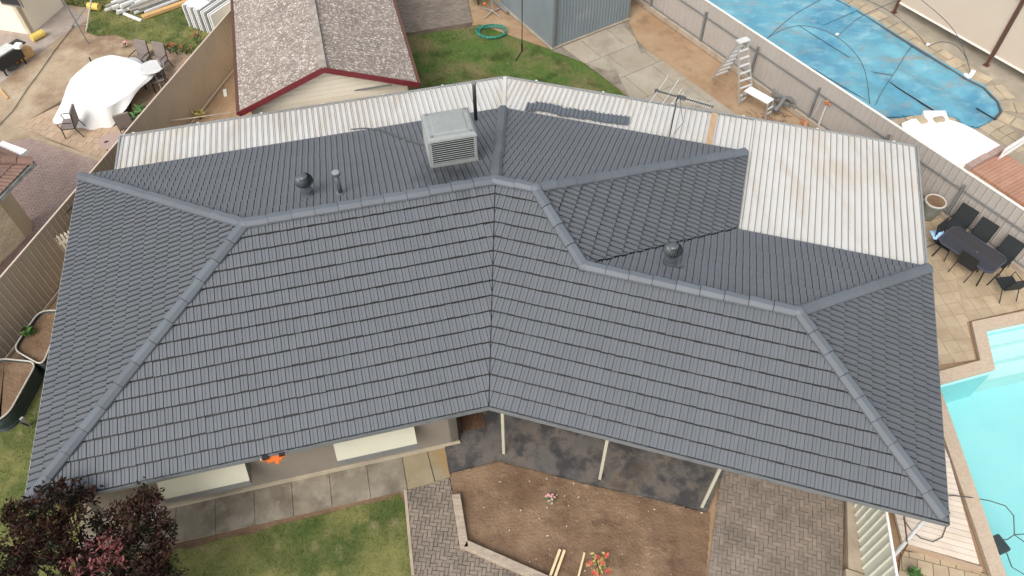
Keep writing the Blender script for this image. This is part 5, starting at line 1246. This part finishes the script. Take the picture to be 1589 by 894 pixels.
RC = V3((-14.215,17.068,2.450)); r1 = V3((-14.586,15.692,2.450)) - RC; r1.z = 0; r1.normalize(); r2 = V3((-15.667,17.844,2.450)) - RC; r2.z = 0; r2.normalize()
apex = RC + (r1 + r2) * 3.6 + Vector((0, 0, 2.0))
def rooftri(A, B, Cc, gname):
    g = MB(); e = (B - A).normalized(); n_ = (B - A).cross(Cc - A).normalized()
    if n_.z < 0: n_ = -n_
    N_ = 60; K = 12
    for k in range(K):
        t0, t1 = k / K, (k + 1) / K
        a0, a1 = A + (Cc - A) * t0, A + (Cc - A) * t1; b0, b1 = B + (Cc - B) * t0, B + (Cc - B) * t1
        n1 = max(2, int((b0 - a0).length / .15)); vs = []
        for i in range(n1 * 4 + 1):
            f = i / (n1 * 4); h = .035 * abs(math.sin(math.pi * i / 4)); vs += [a0 + (b0 - a0) * f + n_ * (h + .045), a1 + (b1 - a1) * f + n_ * h]
        g.add(vs, [(2 * i, 2 * i + 2, 2 * i + 3, 2 * i + 1) for i in range(n1 * 4)])
    return g
g1 = rooftri(RC, RC + r1 * 7.2, apex, ''); g2 = rooftri(RC, RC + r2 * 7.2, apex, '')
g1.add(g2.v, g2.f); ro = g1.build('roof', m_terra, lh)
g = MB(); caps(g, RC + Vector((0, 0, .07)) - (r1 + r2) * .05, apex + Vector((0, 0, .07)), .4, .14, .09); g.build('hip_capping', m_terra, ro)
g = MB(); g.bar(RC - r1 * .05 - Vector((0, 0, .07)), RC + r1 * 7 - Vector((0, 0, .07)), .14, .12); g.bar(RC - r2 * .05 - Vector((0, 0, .07)), RC + r2 * 7 - Vector((0, 0, .07)), .14, .12); g.build('gutter', m_gutlip, lh)
g = MB(); g.bar((-15.624,18.017,2.300), (-14.706,17.589,2.300), .3, .14); g.bar((-15.651,17.780,2.250), (-15.448,18.101,2.250), .06, .06); tag(g.build('pergola_beam', m_whitepaint), 'white painted beam behind the terracotta roof corner', 'beam')

# raised garden beds by the left fence
def raised_bed(lab, poly, zt_):
    # rounded outline
    pts = [Vector(p[:2]) for p in poly]; n = len(pts); out = []
    for i in range(n):
        p, c, q = pts[i - 1], pts[i], pts[(i + 1) % n]; r_ = .28
        a = c + (p - c).normalized() * r_; b = c + (q - c).normalized() * r_
        for k in range(6): f = k / 5; out.append(a * (1 - f) ** 2 + c * 2 * f * (1 - f) + b * f * f)
    cx = sum(out, Vector((0, 0))) / len(out); t = thing('raised_bed', lab, 'garden bed', (cx.x, cx.y, 0), 'raised beds by the tan fence')
    m_ = len(out); g = MB(); vs = []; K = 12
    for k in range(K + 1):
        z = zt_ * k / K; o_ = .018 * math.cos(k * math.pi * .9)
        for p in out: d = (p - cx).normalized(); vs.append((p.x + d.x * o_, p.y + d.y * o_, z))
    fs = [(k * m_ + i, k * m_ + (i + 1) % m_, (k + 1) * m_ + (i + 1) % m_, (k + 1) * m_ + i) for k in range(K) for i in range(m_)]
    g.add(vs, fs); g.build('bed_wall', m_bedwall, t)
    g = MB(); g.tube([(p.x, p.y, zt_ + .01) for p in out], .022, 8, closed=True); g.build('rim', m_rim, t)
    g = MB(); g.sheet([(p.x, p.y) for p in out], zt_ - .09); so = g.build('soil', m_soil, t)
    return cx
def bedpoly(u): return u
c1 = raised_bed('raised corrugated garden bed holding one green seedling, beside the roof edge', [(-13.600,11.672,0.550),(-13.359,12.982,0.550),(-12.663,12.971,0.550),(-12.584,11.118,0.550)], .55)
c2 = raised_bed('raised corrugated garden bed of bare soil at the left edge', [(-14.060,10.500,0.550),(-13.919,11.384,0.550),(-12.770,11.243,0.550),(-12.911,9.626,0.550),(-13.323,9.356,0.550)], .55)
bush('seedling', 'green leafy seedling growing in the raised bed by the fence', (*(-13.380,12.217,0.500)[:2], .58), .17, 40, m_leaf, leaf=.13, cat='plant', squash=.5)
# tap post on side lawn
b = V3((-12.621,9.604,0.000)); t = thing('tap_post', 'small grey tap post leaning on the side lawn by the gutter', 'tap', b)
g = MB(); g.bar(b, (-12.571,9.574,0.500), .09, .05); g.build('post', m_alu, t); g = MB(); g.bar(V3((-12.631,9.588,0.100)), V3((-12.653,9.546,0.350)), .12, .04); g.build('backplate', m_dark, t)
g = MB(); g.tube([(-11.138,6.552,1.600), (-10.387,6.758,2.400)], .008, 5); tag(g.build('overhead_wire', m_cable), 'thin dark wire running off the front left gutter corner', 'wire')

# ================================================================== FRONT THINGS
# sleepers
for (pa_, pb_, w_, lab) in (((-1.415,7.528,0.100), (-1.174,6.223,0.100), .20, 'upright leaning grey timber sleeper on the left edge of the soil bed'), ((-1.161,6.313,0.100), (0.810,5.426,0.100), .2, 'long grey timber sleeper along the lower edge of the soil bed')):
    g = MB(); g.bar(pa_, pb_, w_, .2); tag(g.build('timber_sleeper', m_timber, bevel=.012), lab, 'sleeper', 'timber sleepers around the soil bed')
for (pa_, pb_, lab) in (((1.035,6.173,0.120), (0.690,5.350,0.120), 'left stick of the pair of pale pine stakes on the soil'), ((1.138,6.157,0.120), (0.806,5.349,0.120), 'right stick of the pair of pale pine stakes on the soil'), ((1.595,6.091,0.120), (1.374,5.413,0.120), 'single thin pine stake left of the red leaved plant')):
    g = MB(); g.bar(pa_, pb_, .06 if 'single' not in lab else .045, .05); tag(g.build('timber_stake', m_pine), lab, 'stake', 'pine stakes on the soil bed')
bush('flowering_plant', 'small green plant with pink flowers in the middle of the soil bed', (*(0.850,7.393,0.000)[:2], .12), .13, 70, m_leaf, leaf=.05, cat='plant', flower=m_pinkpetal, fn_=14)
def redplant():
    c = V3((1.899,5.863,0.000)); t = thing('red_leaved_plant', 'red leaved poinsettia plant at the lower edge of the soil bed', 'plant', c)
    g = MB(); l = MB()
    heads = [(2.067,5.947,0.350), (1.962,5.764,0.380), (1.694,5.794,0.300), (1.755,5.546,0.400), (2.083,5.607,0.330), (1.867,5.461,0.350), (1.878,5.908,0.300)]
    for h in heads:
        h = V3(h); g.tube([c, (c + h) / 2 + Vector((0, 0, .05)), h], .008, 5)
        for k in range(9):
            a = k * .7 + random.random(); L_ = random.uniform(.05, .10); d = Vector((math.cos(a), math.sin(a), random.uniform(-.2, .3))); s_ = Vector((-d.y, d.x, 0)) * L_ * .35
            l.add([h, h + d * L_ * .5 + s_, h + d * L_, h + d * L_ * .5 - s_], [(0, 1, 2, 3)])
    g.build('stem', m_bark, t); l.build('leaves', m_redleaf, t)
    l = MB()
    for _ in range(40):
        h = c + Vector((random.gauss(0, .13), random.gauss(0, .13), random.uniform(.05, .28))); a = random.uniform(0, 6.3); d = Vector((math.cos(a), math.sin(a), 0)) * .06; s_ = Vector((-d.y, d.x, 0)) * .4; l.add([h - d, h + s_, h + d, h - s_], [(0, 1, 2, 3)])
    l.build('lower_leaves', m_leafyel, t)
redplant()
# plum tree lower left
def plum():
    base = Vector((-8.6, 4.6, 0)); t = thing('plum_tree', 'dark purple leaved plum tree in front of the left roof corner', 'tree', base)
    lobes = [  # pixel-free world lobes: centre, radii
        ((-9.447,6.306,3.000), .42), ((-9.581,6.011,2.900), .50), ((-9.099,6.221,2.700), .5), ((-8.929,6.496,2.700), .32), ((-10.375,6.141,2.600), .4), ((-9.779,5.759,2.700), .45), ((-9.104,5.685,2.700), .6), ((-9.328,6.467,3.100), .22),
        ((-10.148,5.480,2.400), .5), ((-9.551,5.278,2.400), .6), ((-8.824,5.363,2.500), .55), ((-7.625,6.243,2.600), .40), ((-7.584,6.505,2.800), .24), ((-7.688,5.875,2.500), .5), ((-7.437,6.019,2.400), .3), ((-8.562,6.072,2.300), .24), ((-8.264,6.194,2.400), .26), ((-8.515,5.596,2.200), .45), ((-7.827,5.420,2.300), .55),
        ((-7.454,5.583,2.200), .45), ((-8.019,5.070,2.200), .6), ((-7.287,5.093,2.100), .5), ((-8.990,4.893,2.200), .7), ((-10.047,4.968,2.200), .6), ((-7.068,5.220,1.900), .28), ((-8.979,6.904,2.900), .0), ((-7.213,6.022,2.100), .12), ((-7.280,5.787,2.000), .2), ((-8.424,4.606,2.100), .8), ((-7.283,4.498,2.000), .7), ((-9.800,4.406,2.000), .7), ((-8.444,3.799,2.000), .8)]
    g = MB(); pk = MB(); rs = random.Random(3); twig = MB()
    for (c, r) in lobes:
        if r == 0: continue
        c = V3(c); r *= .84; n = int(2600 * r * r * 1.35) + 60
        # shoots
        shoots = [Vector((rs.gauss(0, 1), rs.gauss(0, 1), rs.gauss(.35, .9))).normalized() for _ in range(int(8 + 22 * r))]
        for _ in range(n):
            sh = rs.choice(shoots); rr = r * (rs.random() ** .6) * 1.12
            q = c + sh * rr + Vector((rs.gauss(0, 1), rs.gauss(0, 1), rs.gauss(0, 1))) * (.035 + .02 * r)
            d = (sh + Vector((rs.gauss(0, .8), rs.gauss(0, .8), rs.gauss(0, .6)))).normalized(); s_ = rs.uniform(.032, .062); sd2 = d.cross(Vector((rs.gauss(0, 1), rs.gauss(0, 1), rs.gauss(0, 1)))).normalized() * s_ * .48
            tip = q + d * s_ * 2
            g.add([q, q + d * s_ + sd2, tip, q + d * s_ - sd2], [(0, 1, 2, 3)], rs.random())
        for sh in shoots[::3]: twig.tube([c, c + sh * r * .9], .008, 4)
    for (u, s_) in (((-8.082,5.469,2.720), .16), ((-7.903,5.282,2.700), .14), ((-8.046,5.149,2.650), .16), ((-8.223,5.043,2.600), .13), ((-8.523,5.479,2.600), .07), ((-7.853,5.448,2.700), .10), ((-8.675,5.086,2.750), .12), ((-7.729,5.162,2.600), .08), ((-8.499,4.878,2.700), .1)):
        c = V3(u)
        for _ in range(int(300 * s_)):
            q = c + Vector((rs.gauss(0, s_ * .6), rs.gauss(0, s_ * .6), rs.gauss(0, s_ * .5) + .08)); d = Vector((rs.gauss(0, 1), rs.gauss(0, 1), rs.gauss(.3, .6))).normalized(); L_ = rs.uniform(.03, .06); sd2 = d.cross(Vector((0, .3, 1))).normalized() * L_ * .35
            pk.add([q, q + d * L_ + sd2, q + d * L_ * 2, q + d * L_ - sd2], [(0, 1, 2, 3)], rs.random())
    cr = g.build('crown', m_plum, t); pk.build('young_leaves', m_plumpink, cr); twig.build('twig', m_bark, cr)
    tr = MB(); tr.tube([base, base + Vector((.05, .05, .7)), base + Vector((0, .1, 1.2))], .11, 10, taper=.08)
    for (c, r) in lobes[::2]:
        c = V3(c); s_ = base + Vector((0, .1, 1.15)); tr.tube([s_, s_ + (c - s_) * .5 + Vector((0, 0, .12)), c], .04, 6, taper=.012)
    tr.build('trunk', m_bark, t, smooth=True)
plum()

# ================================================================== RIGHT SIDE THINGS
# outdoor table
ta, tbp = Vector((13.104,15.346,0.720)), Vector((14.097,14.037,0.720)); tc_ = (ta + tbp) / 2; td = (tbp - ta).normalized(); tn = Vector((-td.y, td.x, 0))
t = thing('outdoor_table', 'black glass outdoor dining table with cut corners beside the pool', 'table', (tc_.x, tc_.y, 0))
hl, hw = .86, .48; k_ = .13
oct_ = [(-hl, -hw + k_), (-hl + k_, -hw), (hl - k_, -hw), (hl, -hw + k_), (hl, hw - k_), (hl - k_, hw), (-hl + k_, hw), (-hl, hw - k_)]
g = MB(); g.prism([tc_ + td * x + tn * y for x, y in oct_], .70, .72); g.build('table_top', m_glass_t, t)
g = MB(); n_ = 8
for i in range(n_):
    (x0, y0), (x1, y1) = oct_[i], oct_[(i + 1) % n_]; g.bar(tc_ + td * x0 + tn * y0 + Vector((0, 0, -.005)), tc_ + td * x1 + tn * y1 + Vector((0, 0, -.005)), .035, .05)
g.build('table_rim', m_glass_edge, t)
for sx in (-1, 1):
    for sy in (-1, 1):
        g = MB(); q = tc_ + td * sx * (hl - .2) + tn * sy * (hw - .12); r_ = tc_ + td * sx * (hl - .12) + tn * sy * (hw - .06); g.tube([(q.x, q.y, .68), (r_.x, r_.y, .02)], .022, 8); g.build('leg', m_dark, t)
g = MB(); g.tube([tc_ + td * .15 + Vector((0, 0, .002)), tc_ + td * .15 + Vector((0, 0, .012))], .04, 12); g.build('parasol_ring', m_cable, t)
def sling_chair():
    t = thing('sling_chair', 'x', 'chair', (0, 0, 0), 'black sling chairs around the outdoor table')
    # faces -y
    g = MB(); g.box((0, -.02, .41), (.50, .46, .018), M=Matrix.Rotation(.05, 3, 'X')); g.build('seat', m_sling, t)
    g = MB(); g.box((0, .31, .70), (.50, .018, .62), M=Matrix.Rotation(-.24, 3, 'X')); g.build('backrest', m_sling, t)
    for sx in (-1, 1):
        g = MB(); g.tube([(sx * .27, -.30, 0), (sx * .27, -.25, .60), (sx * .27, .20, .62)], .014, 6); g.build('armrest', m_dark, t)
        g = MB(); g.tube([(sx * .26, .38, 0), (sx * .26, .16, .42), (sx * .26, .24, .44), (sx * .26, .39, 1.02)], .014, 6); g.build('leg', m_dark, t)
        g = MB(); g.tube([(sx * .26, -.30, 0), (sx * .26, -.25, .42), (sx * .26, .2, .40)], .013, 6); g.build('leg', m_dark, t)
    g = MB(); g.tube([(-.26, .385, 1.01), (.26, .385, 1.01)], .014, 6); g.build('top_rail', m_dark, t)
    return t
sc_ = sling_chair(); tdang = math.atan2(td.y, td.x)
# rotation so that the chair's -y faces the table
def face(dirv): return math.atan2(dirv[1], dirv[0]) + math.pi / 2
toT = -tn if True else tn
sch = [((13.749,15.674,0.980), None, 'black sling chair along the fence, nearest the large pot'), ((14.322,15.086,0.980), None, 'black sling chair along the fence, second from the pot'), ((14.835,14.417,0.980), None, 'black sling chair along the fence, furthest from the pot')]
first = True
def put(pos, dirv, lab):
    global first
    o = sc_ if first else copy_tree(sc_); first = False
    o.location = (pos[0], pos[1], .042); o.rotation_euler = (0, 0, face(dirv)); o['label'] = lab
side_ = tn if tn.x > 0 else -tn
for i, lab in enumerate(('black sling chair along the fence, nearest the large pot', 'black sling chair along the fence, second from the pot', 'black sling chair along the fence, furthest from the pot')):
    q = V3(((13.956,16.083,1.000), (14.322,15.485,1.000), (14.780,14.752,1.000))[i]); q = q - side_ * .39; put((q.x, q.y), -side_, lab)
q = V3((13.490,14.377,0.000)); put((q.x + side_.x * .05, q.y + side_.y * .05), side_, 'black sling chair on the near side of the table with its back to the house')
q = V3((13.132,15.205,0.000)); put((q.x, q.y), td, 'black sling chair at the head of the table with a blue towel on it')
q = V3((14.331,13.601,0.000)); put((q.x, q.y), -td * .6 + side_ * .35, 'black sling chair nearest the pool pushed back from the table')
# towel
q0 = V3((12.890,15.379,0.660)); vs = []; fs = []; Nn = 12
from mathutils import noise as _nz
for i in range(Nn):
    for j in range(Nn):
        u, v = i / (Nn - 1) - .5, j / (Nn - 1) - .5; x = u * .42; y = v * .34; z = .06 * _nz.noise(Vector((u * 6, v * 6, 2))) + .10 * math.exp(-(u * u + v * v) * 8) + .02 * _nz.noise(Vector((u * 20, v * 20, 5)))
        vs.append((q0.x + x * (1 + .25 * _nz.noise(Vector((v * 5, 1, 1)))), q0.y + y * (1 + .3 * _nz.noise(Vector((u * 5, 3, 1)))), q0.z + z - .04))
for i in range(Nn - 1):
    for j in range(Nn - 1): k = i * Nn + j; fs.append((k, k + Nn, k + Nn + 1, k + 1))
g = MB(); g.add(vs, fs, .5); tag(g.build('towel', m_blue, smooth=True), 'crumpled light blue towel on the chair at the head of the table', 'towel')
# planter pot
b = V3((13.234,16.678,0.000)); t = thing('planter_pot', 'tall grey glazed planter pot full of soil at the patio roof corner', 'pot', b)
g = MB(); g.lathe(b + Vector((0, 0, .03)), [(.19, 0), (.22, .1), (.29, .45), (.31, .62), (.33, .66), (.33, .70)], 26); g.build('pot', m_pot, t, smooth=True)
g = MB(); g.lathe(b + Vector((0, 0, .66)), [(.29, .065), (.28, .078), (.1, .085)], 20); g.build('soil', m_soil, t)
g = MB(); g.tube([b + Vector((.30 * math.cos(k * .2417), .30 * math.sin(k * .2417), .735)) for k in range(26)], .028, 6, closed=True); g.build('rim', m_rim, t)
for q, lab in (((13.910,17.125,0.000), 'small stone block between the pot and the chairs'), ((13.970,16.836,0.000), 'stone block lying at the foot of the beige fence by the chairs')):
    g = MB(); g.box((q[0], q[1], .08), (.28, .2, .12), -.5); tag(g.build('stone_block', m_sandstone, bevel=.02), lab, 'stone', 'stones by the fence')
# pool cleaner
b = V3((12.036,6.615,-1.200)); b = V3((11.399,6.286,-0.220)); t = thing('pool_cleaner', 'dark grey robotic pool cleaner by the pool wall under water', 'pool cleaner', b)
g = MB(); g.box(b, (.3, .42, .16), .35); g.build('body', m_cable, t, bevel=.04)
g = MB(); g.tube([b + Vector((.05, .1, .08)), (11.553,6.351,-0.110), (11.786,6.471,-0.110), (11.969,6.940,-0.110), (11.869,7.182,-0.110), (11.533,7.317,-0.110), (10.928,7.292,0.160), (10.530,7.346,0.160), (10.170,7.310,0.140)], .013, 6); g.tube([(11.786,6.471,-0.110), (12.193,6.497,-0.110)], .012, 6); g.tube([(11.786,6.471,-0.110), (12.013,6.223,-0.110)], .012, 6)
g.tube([b + Vector((.1, -.2, 0)), (11.410,5.724,-0.110), (11.630,5.546,-0.110)], .012, 6); g.build('hose', m_cable, t)
# loop of hose on deck, pole
g = MB(); g.tube([(9.183,6.801,0.130), (9.261,6.536,0.130), (9.418,6.335,0.130), (9.684,6.241,0.130), (9.931,6.344,0.130), (10.110,6.587,0.130), (10.117,6.773,0.130)], .012, 6)
tag(g.build('deck_hose', m_cable), 'thin grey hose looped on the bleached deck boards', 'hose')
g = MB(); g.tube([(8.184,5.590,1.000), (9.299,6.529,1.000)], .045, 8); tag(g.build('white_pipe', m_alupale), 'pale pipe crossing over the deck beside the cream fence', 'pipe')
g = MB(); g.tube([(8.131,6.063,2.200), (8.670,5.916,0.900), (8.496,5.637,0.600)], .018, 6); tag(g.build('drain_pipe', m_brownmet), 'thin brown pipe dropping from the gutter beside the cream fence', 'pipe')
bush('strappy_plant', 'strappy green plant at the foot of the cream fence by the deck', (*(8.945,5.486,0.000)[:2], .2), .16, 70, m_leaf, leaf=.09, cat='plant', squash=2)
# blinds and posts
A = Vector((15.999,28.384,0.000)[:2]); B = Vector((18.342,24.671,0.000)[:2]); d = (B - A).normalized(); n_ = Vector((-d.y, d.x)); n_ = n_ if n_.x > 0 else -n_
t = thing('outdoor_blinds', 'beige outdoor blinds hung between brown posts beyond the blue pool', 'blinds', (*B, 0))
for s0, s1 in ((-.1, (B - A).length - .04), ((B - A).length + .04, (B - A).length + 3.4)):
    p, q = A + d * (s0 + .05) + n_ * .06, A + d * (s1 - .05) + n_ * .06; g = MB(); g.prism([p, q, q + n_ * .02, p + n_ * .02], .48, 2.75); o = g.build('blind', m_blind, t)
    g = MB(); g.bar((*p, .46), (*q, .46), .06, .06); g.build('hem_bar', m_fence_cap, o)
for q in (A, B, B + d * 3.45):
    g = MB(); g.box((q.x, q.y, 1.4), (.09, .09, 2.8), math.atan2(d.y, d.x)); g.box((q.x, q.y, .03), (.2, .2, .02), math.atan2(d.y, d.x)); g.build('post', m_brownmet, t)
g = MB(); p, q = A - d * 2, B + d * 4; g.bar((*p, 2.86), (*q, 2.86), .14, .12); g.build('beam', m_plank, t)
# roof over the blinds area, outside the frame, keeps the space behind dark
g = MB(); p, q = A - d * 2 + n_ * .2, B + d * 4 + n_ * .2; g.prism([p, q, q + n_ * 4, p + n_ * 4], 2.95, 3.05); g.build('roof', m_blind, t)
# pipe hoops above the cover
def hoop(pts, lab, r_=.014, mm=m_cable):
    P_ = [Vector(p) for p in pts]; out = []
    for i in range(len(P_) - 1):
        p0 = P_[max(i - 1, 0)]; p1 = P_[i]; p2 = P_[i + 1]; p3 = P_[min(i + 2, len(P_) - 1)]
        for k in range(8):
            f = k / 8; out.append(.5 * ((2 * p1) + (p2 - p0) * f + (2 * p0 - 5 * p1 + 4 * p2 - p3) * f * f + (3 * p1 - p0 - 3 * p2 + p3) * f ** 3))
    out.append(P_[-1]); g = MB(); g.tube(out, r_, 6); tag(g.build('pipe_hoop', mm), lab, 'hoop', 'thin pipe hoops over the blue covered pool')
hoop([(9.993,25.741,0.600), (10.566,25.873,0.900), (11.236,25.806,1.100), (12.101,25.355,1.100), (12.804,24.593,0.900), (13.147,23.606,0.600), (13.113,22.227,0.060)], 'thin dark hoop arching over the cover near the fence')
hoop([(9.993,25.741,0.600), (11.160,26.794,0.900), (12.371,27.590,1.100), (13.268,28.353,1.200)], 'straight thin rod rising from the fence to the top edge')
hoop([(13.219,22.113,0.060), (13.686,22.842,0.300), (14.283,23.583,0.600), (15.060,24.722,0.500), (15.886,25.909,0.060)], 'thin bent rod in the middle of the blue cover')
hoop([(13.033,26.419,0.200), (13.692,26.673,0.800), (14.718,27.072,1.100), (15.861,27.576,1.200)], 'thin rod crossing the stone edge near the brown post')
hoop([(14.401,27.882,0.900), (15.033,27.027,0.900), (16.027,26.357,0.400), (16.490,25.955,0.050)], 'thin rod curving down to the stone edge in the middle')
hoop([(16.516,25.896,0.060), (16.653,25.382,0.600), (17.006,24.927,0.700), (17.359,24.530,0.400), (17.472,24.033,0.060)], 'low hoop standing on the stone edge near the blinds')
hoop([(15.890,26.665,1.600), (16.473,25.647,1.400), (16.867,25.039,1.100), (17.289,24.469,0.500), (17.472,24.033,0.060)], 'tall hoop in front of the beige blinds')
g = MB(); g.bar((13.533,24.301,0.100), (14.491,23.998,0.100), .02, .02); tag(g.build('rod', m_cable), 'short black rod lying across the blue cover', 'rod')
g = MB(); g.box((*(17.501,24.035,0.000)[:2], .09), (.5, .16, .06), .9); g.box((*(17.285,23.919,0.000)[:2], .08), (.2, .3, .05), .4); tag(g.build('white_bracket', m_whitepaint), 'white bracket holding the tall hoop at the pool edge', 'bracket')
g = MB(); g.box((*(16.547,25.985,0.000)[:2], .08), (.14, .12, .06), .9); g.box((*(13.157,26.723,0.000)[:2], .1), (.12, .12, .06), .9); tag(g.build('white_joint', m_whitepaint), 'small white joint at the foot of the thin hoops', 'joint')
# white picket panel at the right edge
A = Vector((16.548,19.254,0.000)[:2]); B = Vector((17.939,20.188,0.000)[:2]); t = thing('picket_fence', 'white picket panel at the right edge beyond the beige fence', 'fence', (*A, 0)); d = (B - A).normalized(); L_ = (B - A).length + 1.5
for i in range(int(L_ / .14)):
    q = A + d * (i * .14); g = MB(); g.box((q.x, q.y, .3), (.09, .02, .6), math.atan2(d.y, d.x)); g.add([(q.x - d.x * .045, q.y - d.y * .045, .6), (q.x + d.x * .045, q.y + d.y * .045, .6), (q.x, q.y, .68)], [(0, 1, 2)]); g.build('picket', m_whitepaint, t)
g = MB(); nn_ = Vector((d.y, -d.x)) * .03; g.bar((*(A + nn_), .2), (*(A + d * L_ + nn_), .2), .03, .07); g.bar((*(A + nn_), .48), (*(A + d * L_ + nn_), .48), .03, .07); g.build('rail', m_whitepaint, t)
